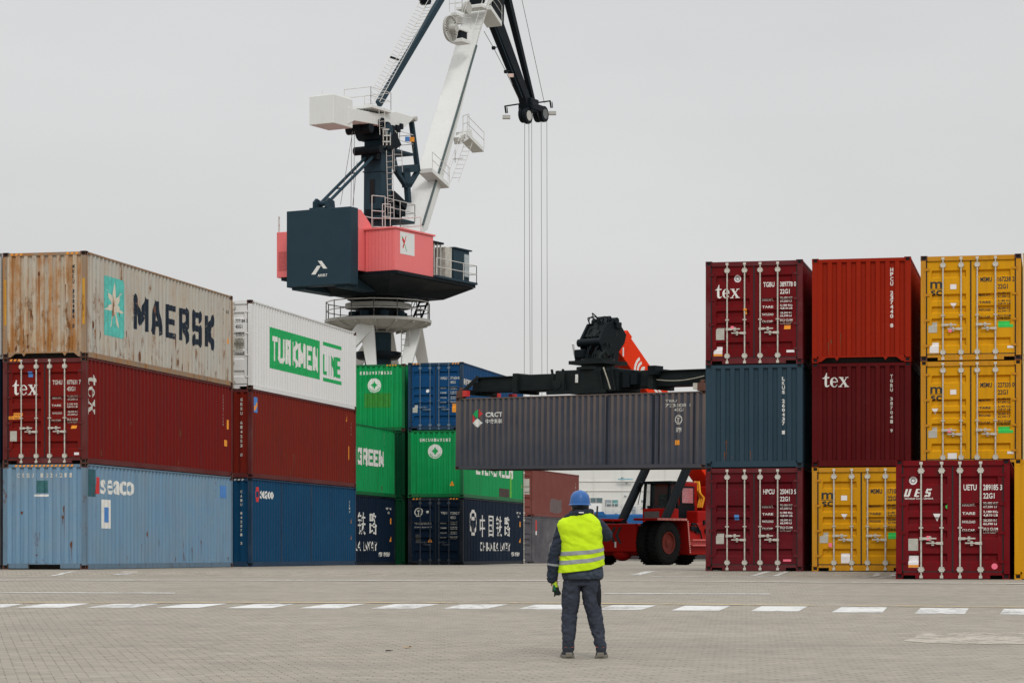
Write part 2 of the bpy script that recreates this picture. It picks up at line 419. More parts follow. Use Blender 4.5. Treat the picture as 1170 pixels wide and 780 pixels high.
GLY = {'M':[[(0,0),(0,1),(.5,.25),(1,1),(1,0)]], 'A':[[(0,0),(.42,1),(.58,1),(1,0)],[(.2,.30),(.8,.30)]], 'E':[[(1,0),(0,0),(0,1),(1,1)],[(0,.5),(.9,.5)]],
 'R':[[(0,0),(0,1),(.8,1),(1,.85),(1,.62),(.8,.48),(0,.48)],[(.5,.48),(1,0)]], 'S':[[(.98,.90),(.85,1),(.15,1),(0,.88),(0,.64),(.15,.52),(.85,.48),(1,.36),(1,.12),(.85,0),(.15,0),(0.02,.10)]],
 'K':[[(0,0),(0,1)],[(1,1),(.18,.5),(1,0)]], 'T':[[(0,1),(1,1)],[(.5,1),(.5,0)]], 'U':[[(0,1),(0,.15),(.15,0),(.85,0),(1,.15),(1,1)]], 'N':[[(0,0),(0,1),(1,0),(1,1)]],
 'L':[[(0,1),(0,0),(1,0)]], 'I':[[(.5,0),(.5,1)]], 'G':[[(1,.8),(.85,1),(.15,1),(0,.85),(0,.15),(.15,0),(.85,0),(1,.15),(1,.46),(.5,.46)]], 'V':[[(0,1),(.5,0),(1,1)]],
 'C':[[(1,.78),(1,.88),(.85,1),(.15,1),(0,.88),(0,.12),(.15,0),(.85,0),(1,.12),(1,.22)]],
 'e':[[(0,.5),(1,.5),(1,.82),(.82,1),(.18,1),(0,.82),(0,.18),(.18,0),(.95,0)]], 'a':[[(.05,1),(.82,1),(1,.82),(1,0),(.18,0),(0,.15),(0,.4),(.18,.55),(1,.55)]], 'c':[[(1,1),(.18,1),(0,.82),(0,.18),(.18,0),(1,0)]],
 'o':[[(.18,0),(.82,0),(1,.18),(1,.82),(.82,1),(.18,1),(0,.82),(0,.18),(.18,0)]], 's':[[(.95,1),(.18,1),(0,.85),(0,.65),(.18,.5),(.82,.5),(1,.35),(1,.15),(.82,0),(.05,0)]],
 'm':[[(0,0),(0,1),(.38,1),(.5,.85),(.5,0)],[(.5,.85),(.62,1),(.85,1),(1,.82),(1,0)]]}
def BLK(s, x, y, w, h, t, gap, shear=0.0, th=None):
    """block lettering built from straight strokes of width t (th: width of level strokes)"""
    wt = [0.45 if c == 'I' else 1.3 if c in 'Mm' else 1.0 for c in s]; unit = (w - gap*(len(s)-1))/sum(wt); out = []; cx = x; th = th or t
    for c, k in zip(s, wt):
        cw = unit*k
        for pl in GLY[c]:
            pts = [Vector((cx + t/2 + a*(cw-t), y + th/2 + b*(h-th))) for a, b in pl]
            for p, q in zip(pts, pts[1:]):
                d = (q-p).normalized(); n_ = Vector((-d.y, d.x)); ww = (t*abs(d.y) + th*abs(d.x))/2; e = min(t, th)*0.38
                a_, b_ = p - d*e, q + d*e
                qq = [a_ - n_*ww, b_ - n_*ww, b_ + n_*ww, a_ + n_*ww]
                out.append(([(v.x + shear*(v.y-y), v.y) for v in qq], [(0,1,2,3)]))
        cx += cw + gap
    return out
def tex_word():
    """serif letters t e x, x-height 0.62, total about 1.72 wide"""
    P_ = []
    P_.append(POLY([(0.14,0.16),(0.30,0.16),(0.30,0.62),(0.30,0.95),(0.25,0.95),(0.20,0.80),(0.14,0.70)]))
    P_.append(POLY([(0.0,0.60),(0.14,0.66),(0.30,0.66),(0.46,0.66),(0.46,0.59),(0.0,0.56)]))
    P_.append(POLY([(0.14,0.17),(0.17,0.04),(0.27,-0.02),(0.38,0.0),(0.48,0.10),(0.45,0.13),(0.38,0.08),(0.32,0.09),(0.30,0.17)]))
    v = []; f = []; n = 26
    for i in range(n+1):
        a = R(8 + 322*i/n); th = 0.075 + 0.095*abs(math.cos(a))**1.4 if math.cos(a) < 0 else 0.05 + 0.10*max(0, math.cos(a))*max(0.25, math.sin(a))
        co, si = math.cos(a), math.sin(a)
        v += [(0.78 + 0.26*co, 0.31 + 0.335*si), (0.78 + (0.26-th)*co, 0.31 + (0.335-th*0.75)*si)]
    for i in range(n): f.append((2*i, 2*i+1, 2*i+3, 2*i+2))
    P_.append((v, f)); P_.append(RECT(0.60, 0.30, 0.42, 0.06))
    P_.append(POLY([(1.15,0.63),(1.33,0.63),(1.72,0.0),(1.53,0.0)]))
    P_.append(POLY([(1.16,0.02),(1.24,0.02),(1.66,0.61),(1.58,0.61)]))
    P_.append(RECT(1.10,0.60,0.30,0.05)); P_.append(RECT(1.52,0.60,0.22,0.05)); P_.append(RECT(1.08,-0.02,0.24,0.05)); P_.append(RECT(1.46,-0.02,0.32,0.05))
    return P_

def chipped(name, col, amt=0.36, var=0.15):
    """stencil paint with flakes missing"""
    m = simple_mat(name, col, 0.65, var=var, scale=6, bumpv=0, spec=0.2); t = m.node_tree; b = t.nodes['Principled BSDF']
    tc = nd(t, 'ShaderNodeTexCoord').outputs['Object']
    n1 = noise_node(t, tc, 16, 6, 0.75, 5.5); n2 = noise_node(t, mapping(t, tc, (1.2, 1.2, 0.5)), 1.5, 5, 0.65, 2.5)
    t.links.new(rng(t, mul(t, mul(t, n1, 0.55), mul(t, n2, 0.45), 'ADD'), amt, amt + 0.05, 0.15, 0.97), b.inputs['Alpha']); return m
M_w = chipped('white_lettering', (0.70, 0.70, 0.66), 0.37)
M_w2 = simple_mat('worn_white_lettering', (0.50, 0.49, 0.44), 0.7, var=0.3, scale=14, bumpv=0)
M_nvl = chipped('navy_lettering', (0.009, 0.018, 0.032), 0.40, 0.4)
M_blk = simple_mat('black_lettering', (0.02, 0.02, 0.022), 0.6, var=0.2, scale=20, bumpv=0)
M_redm = simple_mat('red_marking', (0.55, 0.03, 0.03), 0.6, var=0.15, bumpv=0)
M_grnm = chipped('green_marking', (0.012, 0.36, 0.10), 0.35)
M_teal = chipped('turquoise_marking', (0.10, 0.48, 0.42), 0.41, 0.2)
M_star = paint_mat('star_marking', (0.62, 0.57, 0.46), rust=0.75, fade=0.3, rustcol=(0.30, 0.12, 0.03))
M_org = simple_mat('orange_sticker', (0.75, 0.28, 0.02), 0.6, var=0.1, bumpv=0)
M_stk = simple_mat('white_sticker', (0.72, 0.70, 0.70), 0.5, var=0.08, bumpv=0)
M_plate = simple_mat('grey_data_plate', (0.42, 0.41, 0.36), 0.5, metal=0.2, var=0.15, bumpv=0)
M_lime = simple_mat('green_sticker', (0.03, 0.50, 0.08), 0.6, var=0.1, bumpv=0)
M_blu = simple_mat('blue_sticker', (0.06, 0.20, 0.50), 0.6, var=0.1, bumpv=0)
M_pink = simple_mat('pink_seal_tag', (0.85, 0.16, 0.24), 0.6, var=0.1, bumpv=0)
M_galv = simple_mat('galvanised_steel', (0.50, 0.48, 0.42), 0.5, metal=0.25, var=0.22, scale=9, bumpv=0.05)
M_gask = simple_mat('black_rubber_gasket', (0.012, 0.013, 0.014), 0.7, var=0.2, bumpv=0)
M_hole = simple_mat('hole_shade_black', (0.006, 0.006, 0.007), 0.9, var=0.1, bumpv=0)  # near-black colour standing in for the shade inside holes
M_cast = paint_mat('rusty_corner_casting', (0.10, 0.040, 0.025), rust=0.7, rough=0.7)
M_castdk = paint_mat('dark_corner_casting', (0.045, 0.03, 0.026), rust=0.4, rough=0.7)
M_wood = simple_mat('container_floor', (0.05, 0.045, 0.04), 0.9)

# ------------------------------------------------------------------ shipping containers
CW = 2.438
def trap(p0, n, pitch, outf, slope, d0, d1):
    """list of (u, depth) for n corrugations"""
    pts = []
    for i in range(n):
        u = p0 + i*pitch
        pts += [(u, d0), (u + pitch*outf, d0), (u + pitch*(outf+slope), d1), (u + pitch*(1-slope), d1)]
    pts.append((p0 + n*pitch, d0)); return pts
def interp(pts, u):
    if u <= pts[0][0]: return pts[0][1]
    for (a, da), (b, db) in zip(pts, pts[1:]):
        if u <= b: return da + (db-da)*(u-a)/(b-a) if b > a else db
    return pts[-1][1]
POST = 0.13; RAILB = 0.155; RAILT = 0.055
def side_prof(L):
    n = 42 if L > 8 else 20
    return trap(POST, n, (L-2*POST)/n, 0.26, 0.24, 0.014, 0.050)
END_PROF = trap(POST+0.02, 9, (CW-2*POST-0.04)/9, 0.43, 0.10, 0.012, 0.060)
GROOVES = [(0.10,0.185),(0.355,0.435),(0.485,0.565),(0.615,0.695),(0.83,0.915)]
def door_prof(H):
    z0 = 0.17; z1 = H-0.13; h = z1 - z0; pts = [(z0, 0.045)]
    for a, b in reversed(GROOVES):
        zb = z1 - b*h; za = z1 - a*h
        pts += [(zb, 0.045), (zb+0.040, 0.100), (za-0.040, 0.100), (za, 0.045)]
    pts.append((z1, 0.045)); return pts
_cm = {}
def cached(key, fn):
    if key not in _cm: _cm[key] = fn()
    return _cm[key]
def casting_mesh():
    bm = bmesh.new(); bmesh.ops.create_cube(bm, size=1)
    bmesh.ops.scale(bm, vec=(0.178, 0.162, 0.118), verts=bm.verts)
    fs = [f for f in bm.faces if abs(f.normal.z) < 0.5]
    for f in fs:
        r = bmesh.ops.inset_individual(bm, faces=[f], thickness=0.033)
        bmesh.ops.translate(bm, verts=f.verts, vec=-f.normal*0.035); f.material_index = 1  # recess faces blackened to paint in the hole's shade
    me = bpy.data.meshes.new('corner_casting'); bm.to_mesh(me); bm.free(); me.materials.append(M_cast); me.materials.append(M_hole); return me
def side_mesh(L, H):
    pr = side_prof(L); mb = MB(); z0 = RAILB-0.01; z1 = H-RAILT+0.01
    for u, d in pr: mb.v += [Vector((u, d, z0)), Vector((u, d, z1))]
    for i in range(len(pr)-1): mb.f.append((2*i, 2*i+2, 2*i+3, 2*i+1))
    me = mb.data('side_wall')
    return me
def end_mesh(H):
    pr = END_PROF; mb = MB(); z0 = 0.16; z1 = H-0.10
    for u, d in [(POST-0.02, 0.012)] + pr + [(CW-POST+0.02, 0.012)]: mb.v += [Vector((d, CW-u, z0)), Vector((d, CW-u, z1))]
    for i in range(len(mb.v)//2-1): mb.f.append((2*i, 2*i+2, 2*i+3, 2*i+1))
    return mb.data('end_wall')
def door_mesh(H, left):
    pr = door_prof(H); mb = MB()
    u0, u1 = (0.158, CW/2-0.014) if left else (CW/2+0.014, CW-0.158)
    for z, d in pr:
        for k, (u, dd) in enumerate(((u0, 0.045), (u0+0.10, 0.045), (u0+0.125, d), (u1-0.125, d), (u1-0.10, 0.045), (u1, 0.045))):
            mb.v.append(Vector((dd, CW-u, z)))
    n = 6
    for j in range(len(pr)-1):
        for i in range(n-1): mb.f.append((j*n+i, j*n+i+1, (j+1)*n+i+1, (j+1)*n+i))
    mb.box(0.115, 0.14, CW-u1, CW-u0, pr[0][0]+0.002, pr[-1][0]-0.002)
    return mb.data('door')
def gasket_mesh(H, left):
    mb = MB(); z0, z1 = 0.17, H-0.13; t = 0.022
    u0, u1 = (0.158, CW/2-0.014) if left else (CW/2+0.014, CW-0.158)
    if left: mb.box(0.032, 0.056, CW-u0-0.001, CW-u0+0.024, z0, z1); mb.box(0.032, 0.056, CW-u1-0.020, CW-u1+0.002, z0, z1)
    else: mb.box(0.032, 0.056, CW-u1-0.024, CW-u1+0.001, z0, z1); mb.box(0.036, 0.058, CW-u0-0.002, CW-u0+0.012, z0, z1)
    mb.box(0.034, 0.054, CW-u1, CW-u0, z1-0.004, z1+0.026); mb.box(0.034, 0.054, CW-u1, CW-u0, z0-0.020, z0+0.004)
    return mb.data('gasket')
def hinge_mesh(H, left):
    mb = MB(); u = 0.15 if left else CW-0.15
    mb.box(0.020, 0.046, CW-u-0.075, CW-u+0.075, -0.028, 0.028); v = 0.10 if left else CW-0.10
    mb.tube((0.004, CW-v, -0.05), (0.004, CW-v, 0.05), 0.016, 8)
    return mb.data('hinge')
ROD_U = (0.545, 0.985, 1.375, 1.815)
def rod_mesh(H):
    mb = MB(); x = 0.004; z0, z1 = 0.075, H-0.055
    mb.tube((x, 0, z0), (x, 0, z1), 0.019, 10)
    for z in (0.05, H-0.075):
        mb.box(-0.018, 0.026, -0.035, 0.035, z-0.03, z+0.03)
    for z in (0.21, H-0.24):
        mb.box(-0.024, 0.040, -0.052, 0.052, z-0.055, z+0.055); mb.box(-0.012, 0.042, -0.07, 0.07, z-0.022, z+0.022)
    for zf in (0.36, 0.66): 
        z = H*zf if zf < 0.5 else H*zf
    z = H*0.43; mb.box(-0.02, 0.042, -0.045, 0.045, z-0.016, z+0.016)
    return mb.data('lock_rod')
def handle_mesh(sgn):
    mb = MB(); L_ = 0.33*sgn
    mb.bar((-0.012, 0, 0), (-0.02, L_*0.35, 0.004), 0.03, 0.055); mb.bar((-0.022, L_*0.3, 0.004), (-0.024, L_, 0.006), 0.016, 0.03)
    mb.box(-0.01, 0.045, min(L_*0.5, L_*0.66), max(L_*0.5, L_*0.66), -0.05, 0.05)
    mb.box(-0.03, 0.042, -0.03, 0.03, -0.035, 0.035)
    return mb.data('handle')
def frame_mesh(L, H, near, sill):
    mb = MB(); W = CW
    c = 0.118
    for x0, x1 in ((0.004, 0.004+POST), (L-0.004-POST, L-0.004)):
        for y0, y1 in ((0.004, 0.13), (W-0.13, W-0.004)):
            mb.box(x0, x1, y0, y1, c-0.001, H-c+0.001)
    # groove line in the near posts
    for y in (0.004, W-0.004):
        mb.box(0.17, L-0.17, y-0.0 if y < 1 else y-0.05, y+0.05 if y < 1 else y, H-RAILT, H-0.012)     # top rail
        mb.box(0.17, L-0.17, y+0.004 if y < 1 else y-0.06, y+0.06 if y < 1 else y-0.004, 0.02, RAILB)      # bottom rail
        mb.box(0.17, L-0.17, y+0.001 if y < 1 else y-0.062, y+0.062 if y < 1 else y-0.001, 0.012, 0.030)
    for x in (0.0, L):
        s = 1 if x == 0 else -1
        xa, xb = sorted((x + s*0.008, x + s*0.10))
        zt = 0.13 if (near == 'door' and x == 0) else 0.10
        mb.box(xa, xb, 0.165, W-0.165, H-zt, H-0.018)                                                  # header
        kind = sill if x == 0 else 'plain'
        if kind == 'plain': mb.box(xa, xb, 0.165, W-0.165, 0.015, 0.165)
        elif kind == 'door':
            mb.box(xa, xb, 0.42, W-0.42, 0.012, 0.150); mb.box(xa, xb, 0.165, 0.42, 0.085, 0.149); mb.box(xa, xb, W-0.42, W-0.165, 0.085, 0.149)
        elif kind == 'tunnel':
            mb.box(xa, xb, 0.165, 0.75, 0.03, 0.165); mb.box(xa, xb, W-0.75, W-0.165, 0.03, 0.165); mb.box(xa, xb, 0.75, W-0.75, 0.135, 0.164)
        elif kind == 'arch':
            h = 0.165
            mb.prism([(xa, 0.165, 0.02), (xa, 0.165, h), (xa, W-0.165, h), (xa, W-0.165, 0.02), (xa, W-0.22, 0.02), (xa, W-0.36, 0.125), (xa, 0.36, 0.125), (xa, 0.22, 0.02)], (xb-xa, 0, 0))
            for u in (0.62, W-0.62): mb.prism([(xa-0.01, u-0.06, 0.125), (xa-0.01, u+0.06, 0.125), (xa-0.01, u, 0.045)], (0.05, 0, 0))
    return mb.data('frame')
def roof_mesh(L, H):
    mb = MB(); n = 42 if L > 8 else 20; pr = trap(0.13, n, (L-0.26)/n, 0.3, 0.2, H-0.012, H-0.032)
    for u, z in pr: mb.v += [Vector((u, 0.05, z)), Vector((u, CW-0.05, z))]
    for i in range(len(pr)-1): mb.f.append((2*i, 2*i+2, 2*i+3, 2*i+1))
    return mb.data('roof')
def floor_mesh(L, H):
    mb = MB(); mb.box(0.06, L-0.06, 0.07, CW-0.07, 0.13, 0.16)
    k = int((L-0.6)/0.6)
    for i in range(k+1): x = 0.35 + i*(L-0.7)/k; mb.box(x-0.03, x+0.03, 0.07, CW-0.07, 0.02, 0.128)
    return mb.data('floor')
def inst(name, me, m, parent, loc=(0,0,0), rz=0):
    o = bpy.data.objects.new(name, me); link(o, parent); o.location = loc; o.rotation_euler = (0, 0, rz)
    if not me.materials: me.materials.append(m)
    o.material_slots[0].link = 'OBJECT'; o.material_slots[0].material = m
    return o
def flip_end(L): return (L, CW, 0), math.pi
class Container:
    def __init__(s, loc, rz, L, H, m, near, label, sill=None, frame=None, rods=None, cast=None, roll=0.0, far_detail=False, group='stacked shipping containers'):
        s.L, s.H, s.near = L, H, near; s.m = m
        sill = sill or ('door' if near == 'door' else 'plain'); fm = frame or m; cm = cast or fm
        s.root = empty('shipping_container', loc, rz, roll); tag(s.root, label, 'shipping container', group)
        r = s.root
        inst('frame', cached(('fr', L, H, near, sill), lambda: frame_mesh(L, H, near, sill)), fm, r)
        sm = cached(('side', L, H), lambda: side_mesh(L, H))
        s.side = inst('side_wall', sm, m, r); inst('side_wall', sm, m, r, (L, CW, 0), math.pi)
        inst('roof', cached(('roof', L, H), lambda: roof_mesh(L, H)), m, r)
        inst('floor', cached(('floor', L, H), lambda: floor_mesh(L, H)), M_wood, r)
        em = cached(('end', H), lambda: end_mesh(H))
        if near == 'end': s.end = inst('end_wall', em, m, r); inst('end_wall', em, m, r, (L, CW, 0), math.pi)
        else: inst('end_wall', em, m, r, (L, CW, 0), math.pi)
        cme = cached('cast', casting_mesh)
        for x in (0.089, L-0.089):
            for y in (0.081, CW-0.081):
                for z in (0.059, H-0.059): inst('corner_casting', cme, cm, r, (x, y, z))
        s.doors = []
        if near == 'door':
            for left in (True, False):
                d = inst('door', cached(('door', H, left), lambda: door_mesh(H, left)), m, r)
                inst('gasket', cached(('gask', H, left), lambda: gasket_mesh(H, left)), M_gask, d)
                for i in range(4): inst('hinge', cached(('hinge', left), lambda: hinge_mesh(H, left)), fm, d, (0, 0, 0.17 + (H-0.30)*(0.09 + 0.273*i)))
                for k, u in enumerate(ROD_U[:2] if left else ROD_U[2:]):
                    inst('lock_rod', cached(('rod', H), lambda: rod_mesh(H)), rods or M_galv, d, (0, CW-u, 0))
                    sg = -1 if k == 0 else 1
                    inst('handle', cached(('handle', sg), lambda: handle_mesh(sg)), rods or M_galv, d, (0, CW-u, H*0.30 + (0.0 if k else 0.10*1.0)))
                s.doors.append(d)
    # paint: list of 2-D pieces in face coordinates
    def paint(s, face, pieces, m, name='marking', off=0.004, parent=None, flip=None):
        bm = bmesh.new()
        for k, (v, f) in enumerate(pieces):
            vs = [bm.verts.new((a, b, k*0.0003)) for a, b in v]
            for q in f:
                try: bm.faces.new([vs[i] for i in q])
                except ValueError: pass
        if not bm.verts: bm.free(); return
        if face == 'side': pr = side_prof(s.L); ax = 0
        elif face == 'end': pr = END_PROF; ax = 0
        elif face == 'door': pr = door_prof(s.H); ax = 1
        else: pr = None; ax = 0
        if pr:
            lo_ = min(v.co[ax] for v in bm.verts); hi_ = max(v.co[ax] for v in bm.verts)
            for u, d in pr:
                if lo_ < u < hi_:
                    co = [0,0,0]; co[ax] = u; no = [0,0,0]; no[ax] = 1
                    bmesh.ops.bisect_plane(bm, geom=list(bm.verts)+list(bm.edges)+list(bm.faces), plane_co=co, plane_no=no, dist=1e-5)
        for v in bm.verts:
            a, b, k = v.co
            o_ = off + k
            if face == 'side': v.co = (a, interp(pr, a) - o_, b)
            elif face == 'end': v.co = (interp(pr, a) - o_, CW - a, b)
            elif face == 'door': v.co = (interp(pr, b) - o_, CW - a, b)
            elif face == 'endflat': v.co = (0.008 - o_, CW - a, b)
        me = bpy.data.meshes.new(name); bm.to_mesh(me); bm.free(); me.materials.append(m)
        return link(bpy.data.objects.new(name, me), parent or s.root)
    def door_text(s, owner, num, code, m, rows=('MAX.WT.', 'TARE', 'PAYLOAD', 'CU.CAP.'), small=0.058, vals=(('30,480 KG','67,200 LB'),('2,180 KG','4,810 LB'),('28,300 KG','62,390 LB'),('33.2 CU.M','1,170 CU.FT'))):
        H = s.H; zt = H-0.13; h = H-0.30; d = s.doors[1]; pc = []
        z = zt - 0.235*h
        pc += [T(owner, 1.45, z, 0.28, 0.125, 0.022), T(num, 1.87, z, 0.40, 0.125, 0.022), T(code, 1.87, z-0.18, 0.24, 0.12, 0.022)]
        for i, rr_ in enumerate(rows):
            zz = zt - (0.385 + 0.08*i)*h
            pc += [T(rr_, 1.42, zz, 0.28, small, 0.022), T(vals[i][0], 1.87, zz+0.03, 0.31, small, 0.022), T(vals[i][1], 1.87, zz-0.045, 0.31, small, 0.022)]
        s.paint('door', pc, m, 'marking', parent=d)
    def sticker(s, face, u, v, w, h, m, parent=None, name='sticker'):
        return s.paint(face, [RECT(u, v, w, h)], m, name, off=0.006, parent=parent)
    def hazard(s, spans, m1=None):
        pc = []; z = s.H-0.085
        for a, b in spans:
            n = max(2, int((b-a)/0.11))
            for i in range(n):
                x = a + (b-a)*i/n; ww = (b-a)/n*0.55; pc.append(POLY([(x, z), (x+ww, z), (x+ww+0.03, z+0.055), (x+0.03, z+0.055)]))
        s.paint('endflat', pc, m1 or M_org, 'hazard_stripe', off=0.004)
# ------------------------------------------------------------------ container stacks
HC, ST, L40, L20 = 2.896, 2.591, 12.192, 6.058
ANG = math.atan2(11.9, 2.65)
D1 = Vector((math.cos(ANG), math.sin(ANG), 0)); LEFT = Vector((-D1.y, D1.x, 0))
C_ = {}
def pm(name, *a, **k):
    C_[name] = paint_mat(name, *a, **k); return C_[name]
p_maersk = pm('weathered_grey_paint', (0.43, 0.425, 0.385), rust=0.62, fade=0.5, dirt=0.30, fadecol=(0.50, 0.44, 0.33), zrust=0.05, rustcol=(0.27, 0.115, 0.035), streak=0.28)
p_mfront = pm('rust_stained_grey_paint', (0.44, 0.41, 0.35), rust=0.78, fade=0.8, dirt=0.35, fadecol=(0.44, 0.30, 0.16), zrust=0.05, rustcol=(0.30, 0.125, 0.03), streak=0.9)
p_texl = pm('dark_red_paint', (0.150, 0.008, 0.006), rust=0.20, fade=0.6, dirt=0.9, fadecol=(0.175,0.012,0.008))
p_seaco = pm('light_blue_paint', (0.150, 0.275, 0.40), rust=0.34, fade=0.55, dirt=0.45, fadecol=(0.22, 0.29, 0.33), zrust=0.035, scratch=0.5, streak=0.06)
p_turk = pm('white_paint', (0.68, 0.68, 0.67), rust=-0.05, fade=0.25, dirt=0.12, fadecol=(0.62,0.62,0.60))
p_l2red = pm('brick_red_paint', (0.155, 0.015, 0.009), rust=0.20, fade=0.7, dirt=0.8, fadecol=(0.18,0.020,0.011))
p_l2blue = pm('deep_blue_paint', (0.004, 0.048, 0.115), rust=0.10, fade=0.35, dirt=0.35, fadecol=(0.02,0.09,0.17))
p_green = pm('bright_green_paint', (0.006, 0.27, 0.075), rust=0.14, fade=0.4, dirt=0.6, fadecol=(0.03,0.36,0.13))
p_navy = pm('navy_paint', (0.0045, 0.013, 0.030), rust=0.02, fade=0.25, dirt=0.3, fadecol=(0.009,0.022,0.042))
p_blue = pm('strong_blue_paint', (0.005, 0.052, 0.150), rust=0.06, fade=0.25, dirt=0.3, fadecol=(0.012,0.08,0.19))
p_brown = pm('faded_brown_red_paint', (0.165, 0.045, 0.036), rust=0.10, fade=0.5, dirt=0.35, fadecol=(0.23,0.10,0.085))
p_dgrey = pm('patchy_dark_grey_paint', (0.075, 0.072, 0.082), rust=0.12, fade=0.8, dirt=0.3, fadecol=(0.17,0.165,0.17))
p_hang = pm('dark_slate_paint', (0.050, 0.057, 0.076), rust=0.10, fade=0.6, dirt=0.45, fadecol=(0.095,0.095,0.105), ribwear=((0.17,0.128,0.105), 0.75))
p_ared = pm('maroon_paint', (0.125, 0.004, 0.006), rust=0.14, fade=0.6, dirt=0.85, scratch=0.4, fadecol=(0.17,0.012,0.014))
p_ateal = pm('slate_blue_paint', (0.026, 0.050, 0.070), rust=0.03, fade=0.3, dirt=0.3, fadecol=(0.042,0.072,0.094))
p_hpcu = pm('deep_maroon_paint', (0.098, 0.004, 0.008), rust=0.14, fade=0.6, dirt=0.85, scratch=0.4, fadecol=(0.15,0.018,0.024))
p_orange = pm('orange_red_paint', (0.25, 0.014, 0.004), rust=0.10, fade=0.3, dirt=0.3, fadecol=(0.31,0.026,0.008))
p_btex = pm('oxblood_paint', (0.075, 0.004, 0.005), rust=0.04, fade=0.3, dirt=0.35, fadecol=(0.115,0.014,0.014))
p_yel = pm('golden_yellow_paint', (0.60, 0.285, 0.004), rust=0.10, fade=0.4, dirt=0.5, scratch=0.3, fadecol=(0.62,0.32,0.02))
p_yel2 = pm('dull_yellow_paint', (0.55, 0.255, 0.005), rust=0.05, fade=0.2, dirt=0.35, fadecol=(0.62,0.34,0.04))
p_ues = pm('crimson_paint', (0.135, 0.004, 0.007), rust=0.14, fade=0.6, dirt=0.85, scratch=0.4, fadecol=(0.175,0.012,0.015))
p_ofr = pm('orange_frame_paint', (0.40, 0.045, 0.012), rust=0.12, fade=0.2, dirt=0.3)
p_rustfr = pm('rusty_frame_paint', (0.26, 0.19, 0.13), rust=0.75, fade=0.5, dirt=0.5, rustcol=(0.17,0.065,0.022), streak=0.8, scratch=0.5)
f_green = pm('dark_green_frame_paint', (0.005, 0.13, 0.040), rust=0.42, fade=0.3, dirt=0.7)
f_red = pm('rust_edged_red_frame_paint', (0.100, 0.012, 0.010), rust=0.50, fade=0.4, dirt=0.6)
f_lblue = pm('rust_edged_blue_frame_paint', (0.115, 0.185, 0.25), rust=0.68, fade=0.5, dirt=0.5)
f_dblue = pm('dark_blue_frame_paint', (0.006, 0.035, 0.080), rust=0.42, fade=0.4, dirt=0.5)
f_navy = pm('black_blue_frame_paint', (0.004, 0.009, 0.018), rust=0.30, fade=0.3, dirt=0.4)
f_mar = pm('scuffed_maroon_frame_paint', (0.100, 0.006, 0.009), rust=0.30, fade=0.4, dirt=0.5)
f_yel = pm('scuffed_yellow_frame_paint', (0.50, 0.225, 0.006), rust=0.25, fade=0.3, dirt=0.5)
r_navy = simple_mat('navy_painted_rod', (0.045, 0.055, 0.07), 0.5, var=0.3, scale=9); r_blue = simple_mat('blue_painted_rod', (0.10, 0.15, 0.21), 0.5, var=0.4, scale=9)
p_pale = pm('pale_yellow_paint', (0.60, 0.45, 0.24), rust=0.1, fade=0.3, dirt=0.2)

def at(corner, k): return (corner[0], corner[1], corner[2] + k)
# ---- left stack (rusty grey / red / light blue)
c1 = Vector((-11.62, 66.83, 0))
lb = Container(at(c1, 0), ANG, L40, HC, p_seaco, 'end', 'light blue weathered container with a red and white word, bottom of the leftmost stack', sill='tunnel', cast=M_cast, frame=f_lblue)
lm = Container(at(c1, HC), ANG, L40, HC, p_texl, 'door', 'long dark red container with a white word on its doors, middle of leftmost stack', cast=M_cast, frame=f_red)
lt = Container(at(c1, 2*HC), ANG, L40, HC, p_maersk, 'end', 'rusty grey container with a pale star on turquoise, top of the leftmost stack', sill='arch', cast=M_cast, frame=p_rustfr)
lt.end.material_slots[0].material = p_mfront
# star logo and word
def u_at(px, stack, s0):  # distance along the side where the photo column px falls
    k = (px-585)/F; c = stack; return (k*c.y - c.x) / (D1.x - k*D1.y)
def z_at(px, py, stack):
    u = u_at(px, stack, 0); Y = stack.y + D1.y*u; return EYE + (HY-py)*Y/F
def box_side(stack, zb, px0, py_t, px1, py_b, at_px=None):
    """left/right columns and top/bottom rows (read at px0) -> u0, v0, w, h in face coordinates"""
    u0, u1 = u_at(px0, stack, 0), u_at(px1, stack, 0)
    zt_ = z_at(px0, py_t, stack) - zb; zb_ = z_at(px0, py_b, stack) - zb
    return u0, zb_, u1-u0, zt_-zb_
u0, v0, w_, h_ = box_side(c1, 2*HC, 119.3, 314, 143.5, 382)
rr = 0.12
rp = []
for cx, cy, a0 in ((w_-rr, rr, -90), (w_-rr, h_-rr, 0), (rr, h_-rr, 90), (rr, rr, 180)):
    for i in range(5): aa = R(a0 + 22.5*i); rp.append((u0+cx+rr*math.cos(aa), v0+cy+rr*math.sin(aa)))
lt.paint('side', [POLY(rp)], M_teal, 'logo', 0.004)
st = []
for i in range(14):
    a_ = R(90 + 360*i/14); r_ = 0.46 if i % 2 == 0 else 0.155
    st.append((u0 + w_*(0.50 + r_*math.cos(a_)), v0 + h_*(0.52 + r_*0.92*math.sin(a_))))
stv = st + [(u0+w_*0.5, v0+h_*0.52)]
lt.paint('side', [(stv, [(i, (i+1) % 14, 14) for i in range(14)])], M_star, 'logo', 0.007)
u0, v0, w_, h_ = box_side(c1, 2*HC, 153, 336.5, 246, 376)
lt.paint('side', BLK('MAERSK', u0, v0, w_, h_, 0.27, 0.22, th=0.17), M_nvl, 'lettering')
lt.paint('side', STACK('MRKU', 11.35, 2.35, 0.10, 0.14) + [T('45G1', 11.6, 2.3, 0.3, 0.10, 0.01)], M_nvl, 'marking')
lt.paint('end', STACK('MRKU 308416 0', 2.02, 2.42, 0.11, 0.135), M_nvl, 'marking')
lt.hazard([(0.22, 0.62), (1.85, 2.25)], M_yelh if 'M_yelh' in globals() else M_org)
lt.paint('side', [POLY([(11.72, 1.35), (11.86, 1.35), (11.79, 1.6)])], M_org, 'warning_marking')
